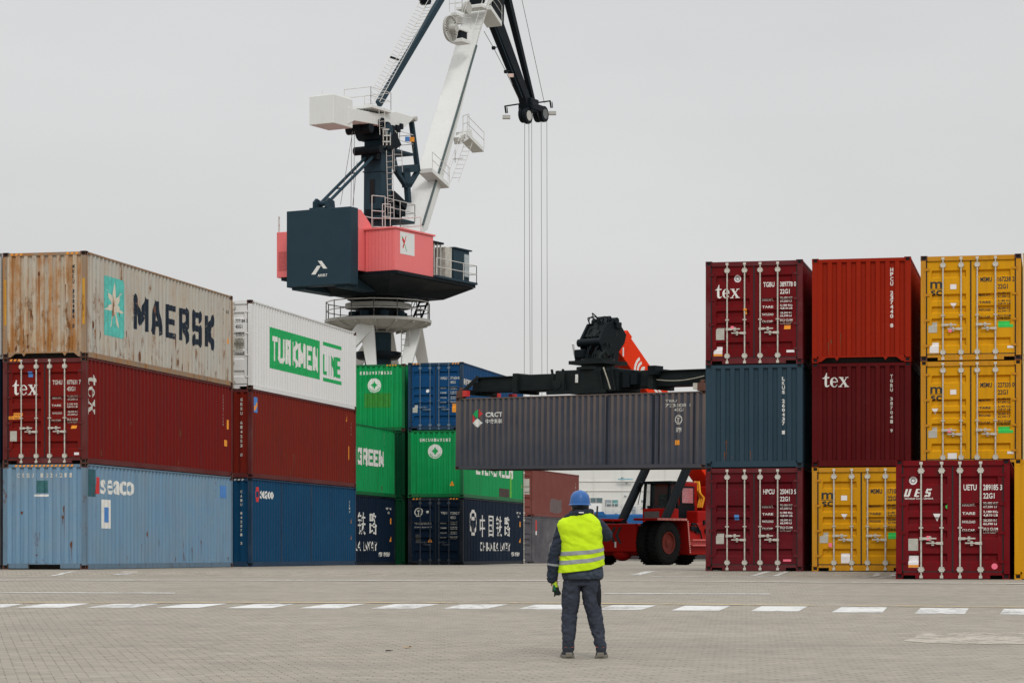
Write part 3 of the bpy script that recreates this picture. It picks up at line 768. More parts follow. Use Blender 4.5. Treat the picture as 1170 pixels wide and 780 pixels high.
for yy in (0.035, CW-0.105): lt.paint('endflat', [RECT(CW-yy-0.07, 0.9, 0.07, 1.25)], paint_mat('worn_yellow_band', (0.55,0.28,0.02), rust=0.8, streak=0.6, scratch=0.5), 'warning_marking', off=0.006)
# red middle
def tex_on(c, face, u, v, h, m=M_w, parent=None, name='lettering'): c.paint(face, SCALE(tex_word(), u, v, h), m, name, off=0.005, parent=parent)
tex_on(lm, 'door', 0.27, HC-1.0, 0.42, parent=lm.doors[0])
lm.door_text('TGHU', '877631 7', '45G1', M_w2)
for q in ((0.72, HC-0.52, 0.13, 0.15, M_blu), (0.13, 1.22, 0.42, 0.18, M_org)): lm.sticker('door', *q, parent=lm.doors[0])
lm.paint('door', [T('CAUTION', 0.17, 1.31, 0.34, 0.055, 0.01), T('9’6” HIGH', 0.19, 1.235, 0.30, 0.045, 0.01)], M_blk, 'marking', off=0.010, parent=lm.doors[0])
lm.sticker('door', 0.20, 0.62, 0.20, 0.28, M_plate, parent=lm.doors[0])
lm.sticker('door', 1.98, 0.95, 0.16, 0.09, M_org, parent=lm.doors[1]); lm.sticker('door', 2.08, 0.23, 0.14, 0.07, M_stk, parent=lm.doors[1])
lm.hazard([(0.20, 0.55)])
def rot90(pieces, x, y):   # reads downwards
    return [([(x + b, y - a) for a, b in v], f) for v, f in pieces]
lm.paint('side', rot90(SCALE(tex_word(), 0, 0, 0.62), 0.28, 2.45), M_w2, 'lettering')
lm.paint('side', STACK('TGHU877631', 11.35, 2.5, 0.07, 0.10), M_w2, 'marking')
lm.sticker('side', 11.45, 0.95, 0.28, 0.2, M_org); lm.sticker('side', 11.72, 1.5, 0.1, 0.3, M_org)
# light blue bottom
lb.paint('end', SPREAD('CESU 1324211', 0.42, HC-0.38, 0.12, 0.138), M_w2, 'marking')
lb.paint('end', [RECT(0.98, HC-0.80, 0.32, 0.34)], simple_mat('dark_teal_sticker', (0.03,0.12,0.13), var=0.3), 'sticker')
lb.paint('end', [RECT(0.93, HC-0.90, 0.42, 0.06)], M_w, 'sticker')
lb.hazard([(0.35, 2.1)], M_org)
u0, v0, w_, h_ = box_side(c1, 0, 115.5, 545, 153, 564)
lb.paint('side', [T('seaco', u0+0.05, v0, w_, h_*0.88, 0.018)], M_w, 'lettering')
lb.paint('side', [POLY([(u0-0.42, v0), (u0-0.1, v0), (u0-0.1, v0+h_), (u0-0.27, v0+h_)])], M_redm, 'logo')
lb.paint('side', [RECT(0.17, 2.0, 0.55, 0.75)], simple_mat('dark_teal_patch', (0.02,0.09,0.11), var=0.3), 'sticker')
lb.paint('side', [RECT(u0+0.12, v0-0.95, 0.62, 0.80)], M_w, 'sticker', 0.005)
lb.paint('side', [RECT(u0+0.32, v0-0.78, 0.34, 0.42)], M_blu, 'sticker', 0.009)
lb.sticker('side', 11.1, 2.2, 0.6, 0.38, M_blu)
# ---- slivers of the stack beyond the left edge
c0 = c1 + LEFT*(CW+0.075)
Container(at(c0, 0), ANG, L40, HC, p_dgrey, 'end', 'grey container cut by the left edge of the photo, bottom of its stack')
Container(at(c0, HC), ANG, L40, HC, p_navy, 'end', 'dark container cut by the left edge of the photo, middle of its stack')
Container(at(c0, 2*HC), ANG, L40, HC, p_turk, 'end', 'white container cut by the left edge of the photo, top of its stack')

# ---- second stack
c2 = Vector((-8.48, 79.8, 0))
sb = Container(at(c2, 0), ANG, L40, HC, p_l2blue, 'end', 'deep blue container at the bottom of the stack topped by the white one', frame=f_dblue)
sm_ = Container(at(c2, HC), ANG, L40, HC, p_l2red, 'end', 'brick red container between the white and the deep blue one', frame=f_red)
stp = Container(at(c2, 2*HC), ANG, L40, HC, p_turk, 'door', 'white container with a green lettered panel on its side, top of its stack', cast=M_cast)
stp.door_text('TTTU', '777184 1', '45G1', M_blk); stp.paint('door', [RECT(1.62, 1.25, 0.5, 0.45)], M_plate, 'sticker', parent=stp.doors[1])
u0, v0, w_, h_ = box_side(c2, 2*HC, 308.5, 373, 366.5, 420)
stp.paint('side', [RECT(u0, v0, w_, h_)], M_grnm, 'logo', 0.004)
stp.paint('side', BLK('TURKMEN', u0+w_*0.045, v0+h_*0.18, w_*0.91, h_*0.62, 0.19, 0.13, th=0.17), M_w, 'lettering', 0.008)
ux, uy = u_at(370, c2, 0), u_at(389.5, c2, 0)
stp.paint('side', BLK('LINE', ux, v0+h_*0.16, uy-ux, h_*0.54, 0.14, 0.09, th=0.13), M_grnm, 'lettering', 0.004)
stp.paint('side', [RECT(ux, v0-0.02, uy-ux+0.15, 0.13), RECT(ux, v0+h_-0.11, uy-ux+0.15, 0.13)], M_grnm, 'logo', 0.004)
sm_.sticker('side', 0.35, 2.15, 0.32, 0.5, M_blu); sm_.paint('side', [POLY([(0.36,2.2),(0.66,2.35),(0.66,2.5),(0.36,2.35)])], M_org, 'sticker', 0.010)
sm_.sticker('side', 11.2, 1.0, 0.16, 0.5, M_org); sm_.paint('side', [POLY([(10.9,2.4),(11.1,2.4),(11.0,2.65)])], M_org, 'warning_marking')
sm_.paint('side', STACK('GESU', 11.55, 2.3, 0.09, 0.13), M_w2, 'marking')
sm_.paint('end', STACK('GESU 614253 0', 2.05, 2.5, 0.10, 0.15), M_w2, 'marking'); sb.paint('end', STACK('CAIU 842071 3', 2.05, 2.4, 0.09, 0.14), M_w2, 'marking')
sb.hazard([(1.7, 2.2)], M_w2)
u0, v0, w_, h_ = box_side(c2, 0, 298, 560, 313.5, 569.5)
sb.paint('side', [T('seaco', u0, v0, w_, h_, 0.022)], M_w, 'lettering'); sb.paint('side', [RING(u0-0.28, v0+h_/2, 0.25, 0.1, 60, 300, 12), RECT(u0-0.2, v0, 0.16, h_)], M_redm, 'logo')
sb.paint('side', STACK('CAIU', 11.4, 2.3, 0.08, 0.12), M_w2, 'marking'); sb.paint('side', [POLY([(11.5,0.95),(11.7,0.95),(11.6,1.2)]), POLY([(11.5,1.55),(11.7,1.55),(11.6,1.8)])], M_org, 'warning_marking')

# ---- green and railway containers
zg = -0.07
far1 = Vector((-5.02, 105.5, zg)); c3 = far1 - D1*L40
def rail_logo(x, y, r):
    return [RING(x, y, r, r*0.74, -55, 235, 22), POLY([(x-r*0.13, y-r*0.75), (x+r*0.13, y-r*0.75), (x+r*0.10, y+r*0.15), (x-r*0.10, y+r*0.15)]),
            RECT(x-r*0.35, y+r*0.15, r*0.7, r*0.28), RECT(x-r*0.55, y-r*1.05, r*1.1, r*0.25)]
def railway_side(c):
    c5 = Vector((-2.10, 104.9, zg)); bx = lambda a, t_, d, b_: box_side(c5, zg, a, t_, d, b_)
    u, v, w_, h_ = bx(537, 580.5, 545.3, 611.5)
    pc = [([(u + w_/2 + (x)*w_*0.5, v + h_*0.5 + y*h_*0.47) for x, y in vv], ff) for vv, ff in rail_logo(0, 0, 1.0)]
    c.paint('side', pc, M_w, 'logo', 0.005)
    for i, (a, d) in enumerate(((548.2,555.5),(558.3,564.6),(567,574.2),(576.8,583.6))):
        u, v, w_, h_ = bx(a, 588+i*0.6, d, 613-i*0.2); c.paint('side', [T('中国铁路'[i], u+w_*0.08, v, w_*0.84, h_, 0.0)], M_w, 'lettering')
    u, v, w_, h_ = bx(549, 619, 583.5, 629); c.paint('side', BLK('C', u, v, 0.45, h_, 0.11, 0.1, th=0.08) + [T('HINA RAILWAY', u+0.55, v, w_-0.55, h_, 0.0, space=1.12)], M_w, 'lettering')
    c.paint('side', [T('铁路箱服务', u_at(584.5, c5, 0), 0.36, 1.9, 0.2, 0.02), T('TBJU', 10.7, 2.35, 0.35, 0.1, 0.01), T('715042', 11.1, 2.35, 0.5, 0.1, 0.01), T('45G1', 11.1, 2.18, 0.3, 0.1, 0.01)], M_w, 'marking')
    c.paint('side', [POLY([(11.4,1.0),(11.65,1.0),(11.52,1.25)]), RECT(11.45,1.75,0.12,0.25)], M_org, 'warning_marking')
n1 = Container(at(c3, 0), ANG, L40, HC, p_navy, 'end', 'navy container with white Chinese characters right beside the deep blue container', frame=f_navy)
railway_side(n1)
n2 = Container(at(c3, HC), ANG, L40, HC, p_green, 'end', 'green container with big white letters on its side, beside the brick red one', frame=f_green)
u1g = u_at(438.5, c3, 0); z1g = z_at(420, 530, c3) - (HC+zg); z2g = z_at(420, 511, c3) - (HC+zg)
n2.paint('side', BLK('EVERGREEN', u1g-(u1g-u_at(408.5, c3, 0))*1.8, z1g-0.05, (u1g-u_at(408.5, c3, 0))*1.8, z2g-z1g, 0.17, 0.14, th=0.15), M_w, 'lettering')
n2.paint('side', STACK('EITU', 10.4, 2.6, 0.09, 0.13) + [], M_w2, 'marking'); n2.sticker('side', 11.6, 1.9, 0.08, 0.3, M_org)
def wheel_logo(c, u, v, r, face='end'):
    c.paint(face, [DISC(u, v, r, 28)], M_w, 'logo', 0.005)
    c.paint(face, [DISC(u, v+r*0.05, r*0.34, 8), RECT(u-r*0.09, v-r*0.45, r*0.18, r*1.0), RECT(u-r*0.45, v-r*0.04, r*0.9, r*0.18)] + [RING(u, v, r*0.86, r*0.72, 205 + 17*i, 216 + 17*i, 3) for i in range(8)], M_grnm, 'logo', 0.009)
c4 = Vector((-4.63, 105.9, zg))
p_gapshade = pm('gap_shaded_green_paint', (0.003, 0.045, 0.018), rust=0.1, fade=0.3, dirt=0.5, fadecol=(0.006,0.07,0.03))  # darker copy of the green, with the narrow gap's shade in its colour
g0 = Container(at(c4, 0), ANG, L40, HC, p_gapshade, 'end', 'green container with painted-in shade at ground level, a sliver between navy ones')
g1 = Container(at(c4, HC), ANG, L40, HC, p_gapshade, 'end', 'green container with painted-in shade, a sliver between the two lettered green ones')
g2 = Container(at(c4, 2*HC), ANG, L40, HC, p_green, 'end', 'topmost green container, with a white wheel badge on its end', cast=M_cast, frame=f_green)
wheel_logo(g2, 1.06, HC-0.92, 0.31); g2.paint('end', SPREAD('EISU9371835', 0.42, HC-0.45, 0.14, 0.135), M_w, 'marking')
g2.paint('end', [RECT(0.62, 1.02, 1.18, 0.62)], simple_mat('olive_green_patch', (0.025,0.21,0.02), var=0.2), 'sticker', 0.004)
g2.hazard([(1.6, 2.1)])
c5 = Vector((-2.10, 104.9, zg))
q0 = Container(at(c5, 0), ANG, L40, HC, p_navy, 'door', 'navy container with doors and a rail emblem, two below the blue one', frame=f_navy, rods=r_navy)
railway_side(q0)
q0.paint('door', rail_logo(0.46, HC-0.62, 0.19) + [DISC(0.86, HC-0.62, 0.06), T('中国铁路', 0.28, HC-1.16, 0.75, 0.11, 0.0), T('CHINA RAILWAY', 0.28, HC-1.30, 0.78, 0.05, 0.0)], M_w2, 'logo', parent=q0.doors[0])
q0.door_text('TBJU', '715042 7', '45G1', M_w2); q0.paint('door', [POLY([(0.86,0.98),(1.06,0.98),(0.96,1.18)])], M_org, 'warning_marking', parent=q0.doors[0])
q0.hazard([(0.2, 0.62), (1.85, 2.25)]); q0.sticker('door', 0.33, 0.95, 0.22, 0.36, simple_mat('dim_plate',(0.05,0.05,0.05)), parent=q0.doors[0])
q1 = Container(at(c5, HC), ANG, L40, HC, p_green, 'end', 'green container with a white wheel badge right below the blue container', frame=f_green)
wheel_logo(q1, 1.20, HC-0.92, 0.31); q1.paint('end', SPREAD('EMCU8169283', 0.52, HC-0.50, 0.14, 0.128), M_w, 'marking')
u0, v0, w_, h_ = box_side(c5, HC+zg, 545, 519, 586, 541.5); q1.paint('side', BLK('EVERGREEN', u0, v0, w_, h_, 0.15, 0.12, th=0.14), M_w, 'lettering'); q1.paint('end', [POLY([(1.85,0.50),(2.05,0.50),(1.95,0.72)])], M_org, 'warning_marking')
q1.sticker('side', 7.0, 0.18, 2.2, 0.40, simple_mat('dull_brown_patch', (0.05,0.03,0.025), var=0.3)); q1.sticker('side', 9.3, 0.18, 0.3, 1.6, simple_mat('lime_stripe', (0.12,0.42,0.03), var=0.2)); q1.sticker('side', 11.8, 0.7, 0.1, 0.16, M_org)
q2 = Container(at(c5, 2*HC), ANG, L40, HC, p_blue, 'door', 'strong blue container with white data lettering on its doors, above a green one', frame=f_dblue, rods=r_blue)
q2.door_text('HALU', '371624 8', '45G1', M_w2); q2.sticker('door', 0.2, 0.75, 0.22, 0.33, M_plate, parent=q2.doors[0]); q2.paint('door', [DISC(0.86, 1.68, 0.075)], M_stk, 'sticker', parent=q2.doors[0])
q2.paint('side', [T('HALU', 0.35, 1.95, 1.5, 0.26, 0.01)], M_w2, 'lettering'); q2.sticker('door', 1.95, 0.75, 0.2, 0.38, M_org, parent=q2.doors[1])
q2.hazard([(0.2, 0.6), (1.95, 2.3)])
# ---- brown over grey, far behind
ab = math.atan2(11.8, 3.1); c6 = Vector((1.34, 150.5, -0.2))
b0 = Container(at(c6, 0), ab, L40, HC, p_dgrey, 'door', 'patchy dark grey container under the faded brown one beyond the yard')
b1 = Container(at(c6, HC), ab, L40, HC, p_brown, 'door', 'faded brown container standing on a dark grey one beyond the worker', frame=p_brown)
b0.sticker('side', 0.5, 2.0, 0.35, 0.65, M_redm); b0.sticker('side', 0.5, 1.75, 0.35, 0.24, M_stk)
b1.sticker('door', 1.60, 1.35, 0.55, 0.95, M_plate, parent=b1.doors[1]); b1.paint('side', STACK('CRXU', 11.2, 2.2, 0.16, 0.24), M_w2, 'marking')
b1.paint('side', [POLY([(4.2,0.35),(4.4,1.15),(5.0,1.2),(6.6,1.1),(7.3,1.15),(7.5,0.5),(7.0,0.3),(5.5,0.25)])], simple_mat('grey_repair_paint',(0.12,0.085,0.085),var=0.2,scale=2), 'paint_patch', 0.003)
b0.paint('side', [POLY([(3.9,0.2),(4.0,1.2),(5.2,1.5),(5.6,2.3),(7.6,2.4),(7.7,1.3),(7.0,1.1),(6.9,0.2)])], simple_mat('light_grey_repair_paint',(0.16,0.155,0.165),var=0.2,scale=2), 'paint_patch', 0.003)

# ---- right-hand row, twenty-foot boxes
A0 = Vector((4.87, 61.67, 0)); E = -LEFT
def rp_(t, k, back=0): # near-right corner of a box whose left edge is t along the row
    p = A0 + E*(t+CW) + D1*back; return (p.x, p.y, k)
def msc(c, num, tag_side=0.0, label_green=True):
    d0, d1 = c.doors; H = c.H
    c.paint('door', [T('m', 0.235, H-0.80, 0.29, 0.165, 0.02), RECT(0.225, H-0.828, 0.34, 0.012), T('sc', 0.245, H-0.985, 0.27, 0.135, 0.02)], M_blk, 'logo', parent=d0)
    c.door_text('MSMU', num, '22G1', M_blk)
    c.sticker('door', 0.72, H-0.83, 0.15, 0.12, M_stk, parent=d0)
    c.paint('door', [POLY([(0.72+tag_side, 1.42), (0.88+tag_side, 1.42), (0.80+tag_side, 1.28)])], M_stk, 'warning_marking', parent=d0)
    c.sticker('door', 0.19, 0.70, 0.21, 0.26, M_plate, parent=d0)
    if label_green: c.sticker('door', 1.88, 0.80, 0.36, 0.16, M_lime, parent=d1)
    c.sticker('door', 2.10, 0.29, 0.15, 0.06, M_stk, parent=d1)
def seal(c, u, z): c.paint('door', [RECT(u, z, 0.08, 0.10)], M_pink, 'seal_tag', 0.075, parent=c.doors[0])
# column A
a0 = Container(rp_(0, 0), ANG, L20, ST, p_hpcu, 'door', 'maroon container with plain left door at ground level beside the reach stacker', frame=f_mar)
a0.door_text('HPCU', '250413 5', '22G1', M_w); a0.sticker('door', 0.72, 1.28, 0.12, 0.13, M_blu, parent=a0.doors[0]); a0.sticker('door', 0.26, 0.68, 0.20, 0.26, M_plate, parent=a0.doors[0]); a0.sticker('door', 1.95, 0.24, 0.2, 0.055, M_pink, parent=a0.doors[1])
a1 = Container(rp_(0, ST), ANG, L20, ST, p_ateal, 'end', 'slate blue ribbed container between two maroon ones')
a1.paint('end', STACK('LKUS 260437 1', 1.92, ST-0.42, 0.092, 0.112), M_w, 'marking')
a2 = Container(rp_(0, 2*ST), ANG, L20, ST, p_ared, 'door', 'maroon container with a white word on its door, above the slate blue one', frame=f_mar, cast=f_mar)
tex_on(a2, 'door', 0.24, ST-0.92, 0.35, parent=a2.doors[0]); a2.door_text('TGBU', '389778 0', '22G1', M_w)
a2.paint('door', [DISC(0.80, ST-0.44, 0.088, 24)], M_stk, 'logo', parent=a2.doors[0]); a2.paint('door', [RING(0.80, ST-0.44, 0.052, 0.038, n=16)], M_blk, 'logo', 0.009, parent=a2.doors[0])
a2.sticker('door', 0.26, 0.62, 0.21, 0.30, M_plate, parent=a2.doors[0]); a2.sticker('door', 0.20, 0.21, 0.22, 0.24, M_stk, parent=a2.doors[0]); a2.paint('door', [RECT(0.20, 0.215, 0.22, 0.05)], M_org, 'sticker', 0.010, parent=a2.doors[0])
a2.paint('door', [RECT(0.96, 1.25, 0.08, 0.14)], M_org, 'seal_tag', 0.075, parent=a2.doors[0]); a2.sticker('door', 1.97, 0.86, 0.16, 0.10, M_org, parent=a2.doors[1]); a2.sticker('door', 2.03, 0.28, 0.2, 0.06, M_stk, parent=a2.doors[1]); seal(a2, 0.63, 0.86)
a2.paint('endflat', [DISC(CW-0.04, 1.30, 0.03, 10)], M_lime, 'sticker')
# column B
tb = 2.67
b_0 = Container(rp_(tb, 0), ANG, L20, ST, p_yel2, 'door', 'yellow container at ground level, half hidden by the crimson one', frame=f_yel, cast=f_yel)
msc(b_0, '171046 5', 0.0); seal(b_0, 0.42, 0.60); b_0.sticker('door', 0.72, 0.20, 0.22, 0.24, M_stk, parent=b_0.doors[0])
b_1 = Container(rp_(tb, ST), ANG, L20, ST, p_btex, 'end', 'oxblood container with a white word on its ribbed end, under the orange one')
tex_on(b_1, 'end', 0.26, ST-0.60, 0.37); b_1.paint('end', STACK('TGBU 387041 9', 1.93, ST-0.40, 0.085, 0.112), M_w2, 'marking')
b_2 = Container(rp_(tb, 2*ST), ANG, L20, ST, p_orange, 'end', 'bright orange red container with ribbed end on top of the oxblood one', sill='arch')
b_2.paint('end', STACK('HPCU 237440 8', 1.93, ST-0.36, 0.10, 0.115), M_w, 'marking')
# column C
tcc = 5.345
cc0 = Container(rp_(tcc, 0), ANG, L20, ST, p_btex, 'end', 'dark red container at ground level behind the crimson one, nearly all hidden')
cc1 = Container(rp_(tcc, ST), ANG, L20, ST, p_yel, 'door', 'yellow container right above the crimson one, second from the ground', frame=f_yel, cast=f_yel)
msc(cc1, '227335 0', -0.45); cc1.sticker('door', 0.66, 0.12, 0.22, 0.20, M_stk, parent=cc1.doors[0]); seal(cc1, 0.66, 0.82)
cc2 = Container(rp_(tcc, 2*ST), ANG, L20, ST, p_yel, 'door', 'topmost yellow container, upper right corner of the photo', frame=f_yel, cast=M_cast)
msc(cc2, '167238 2', 0.0); cc2.sticker('door', 0.22, 0.20, 0.22, 0.26, M_stk, parent=cc2.doors[0]); seal(cc2, 0.68, 0.70)
for k in range(3):
    Container(rp_(tcc+CW+0.03, k*ST), ANG, L20, ST, p_pale, 'end', ['pale yellow container at the right edge behind the crimson one', 'pale yellow container at the right edge, second level', 'pale yellow container at the right edge, top level'][k])
# front pair
uf = Vector((10.73, 52.8, -0.115))
ue = Container(tuple(uf), ANG, L20, ST, p_ues, 'door', 'crimson container with slanted white letters, standing forward of the row', frame=p_ues)
ue.paint('door', BLK('UES', 0.17, ST-0.80, 0.56, 0.17, 0.045, 0.10, shear=0.3, th=0.026) + [T('terminal Cont. Limited.', 0.19, ST-0.86, 0.62, 0.045, 0.015)], M_w, 'lettering', parent=ue.doors[0])
ue.paint('door', [DISC(0.37, ST-0.45, 0.088, 24)], M_stk, 'logo', parent=ue.doors[0]); ue.paint('door', [RING(0.37, ST-0.45, 0.052, 0.038, n=16)], M_blk, 'logo', 0.009, parent=ue.doors[0])
ue.door_text('UETU', '289185 3', '22G1', M_w); ue.paint('door', [POLY([(0.80, 1.42), (0.97, 1.42), (0.885, 1.25)])], M_stk, 'warning_marking', parent=ue.doors[0])
ue.sticker('door', 0.27, 0.62, 0.21, 0.26, M_plate, parent=ue.doors[0]); ue.sticker('door', 0.27, 0.25, 0.22, 0.26, M_stk, parent=ue.doors[0]); ue.paint('door', [RECT(0.27, 0.255, 0.22, 0.055)], M_org, 'sticker', 0.010, parent=ue.doors[0])
ue.paint('door', [DISC(2.11, 0.28, 0.065)], M_pink, 'sticker', parent=ue.doors[1]); seal(ue, 0.66, 0.84); ue.paint('door', [DISC(1.11, 1.57, 0.045)], M_lime, 'sticker', 0.05, parent=ue.doors[0])
df = uf + E*(CW+0.09)
Container(tuple(df), ANG, L20, ST, p_yel2, 'end', 'yellow container cut by the right edge, standing beside the crimson one')

# ---- container on the spreader
HX = R(-38.5); hl = Vector((-2.31, 99.6, 3.83))
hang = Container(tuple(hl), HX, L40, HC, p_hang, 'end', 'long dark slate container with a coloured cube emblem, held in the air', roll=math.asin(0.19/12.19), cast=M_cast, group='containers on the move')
del hang.root['group']
cx, cy, q_ = 1.12, HC-0.84, 0.36
hexp = [(cx + q_*0.87*math.cos(R(90+60*i)), cy + q_*math.sin(R(90+60*i))) for i in range(6)]
hang.paint('side', [POLY([hexp[0], hexp[1], (cx, cy)])], M_grnm, 'logo'); hang.paint('side', [POLY([hexp[1], hexp[2], (cx-0.10, cy-0.05)]), POLY([(cx+0.05, cy+0.40), hexp[5], (cx+0.05, cy+0.02)])], M_redm, 'logo')
hang.paint('side', [POLY([(cx, cy), hexp[2], hexp[3], hexp[4]])], M_w, 'logo')
hang.paint('side', [T('CRCT', 1.55, HC-0.79, 0.85, 0.19, 0.03), T('中铁集装', 1.55, HC-1.05, 0.85, 0.18, 0.01)], M_w, 'lettering')
hang.paint('side', [T('TBJU', 10.35, HC-0.42, 0.5, 0.12, 0.01), T('723308 1', 10.35, HC-0.58, 1.15, 0.12, 0.01), T('45G1', 10.75, HC-0.75, 0.45, 0.12, 0.01)] + rail_logo(10.95, HC-1.06, 0.17) + [T('箱', 10.83, HC-1.55, 0.26, 0.2, 0.02)], M_w2, 'marking')
hang.sticker('side', 10.80, HC-2.02, 0.22, 0.18, M_org)
M_seam = paint_mat('dark_seam_paint', (0.018, 0.022, 0.032), rust=0.1, fade=0.5, dirt=0.3, fadecol=(0.035,0.038,0.045))
hang.paint('side', [RECT(7.55, 0.16, 0.10, HC-0.25), RECT(9.72, 0.16, 0.16, HC-0.25), RECT(10.02, 0.16, 0.10, HC-0.25), RECT(11.62, 0.16, 0.07, HC-0.25)], M_seam, 'weld_seam', 0.002)
M_seam2 = paint_mat('rusty_seam_paint', (0.14, 0.16, 0.17), rust=0.75, fade=0.5, dirt=0.5)
lb.paint('side', [RECT(1.92, 0.16, 0.06, 2.2)], M_seam2, 'weld_seam', 0.002)
M_seam3 = paint_mat('dark_blue_seam_paint', (0.006, 0.03, 0.07), rust=0.2)
sb.paint('side', [RECT(3.2, 0.16, 0.07, HC-0.25), RECT(6.6, 0.16, 0.06, HC-0.25)], M_seam3, 'weld_seam', 0.002)
# rust scars where plates were bumped
M_scar = paint_mat('rust_scar', (0.14, 0.05, 0.02), rust=0.9)
def scars(c, face, seed, n, umax, zmax, smax=0.18):
    random.seed(seed); pc = []
    for i in range(n):
        u = random.uniform(0.3, umax); z = 0.25 + (zmax-0.5)*random.random()**1.6; r_ = random.uniform(0.02, smax)*0.5; k = random.uniform(1.0, 3.5)
        pc.append(POLY([(u + r_*math.cos(2*math.pi*j/9)*random.uniform(0.5,1.1), z + r_*k*math.sin(2*math.pi*j/9)*random.uniform(0.5,1.1)) for j in range(9)]))
        if random.random() < 0.6: pc.append(POLY([(u-0.012, z), (u+0.012, z), (u+0.006, max(0.17, z-random.uniform(0.2,0.9))), (u-0.004, max(0.17, z-0.2))]))
    c.paint(face, pc, M_scar, 'rust_scar', 0.003)
scars(lb, 'end', 1, 7, 2.1, 2.2, 0.10); scars(lb, 'side', 2, 14, 11.8, 1.4, 0.12); scars(lt, 'side', 3, 16, 11.8, 2.2, 0.22); scars(lt, 'end', 4, 6, 2.1, 2.6)
scars(lm, 'side', 5, 8, 11.8, 2.0, 0.10); scars(sm_, 'side', 6, 7, 11.8, 2.0, 0.10); scars(n2, 'side', 7, 7, 11.6, 1.6, 0.14); scars(b_2, 'end', 8, 3, 2.1, 1.0, 0.06); scars(a1, 'end', 9, 4, 2.1, 1.2, 0.06); scars(hang, 'side', 10, 5, 11.8, 2.2, 0.08)
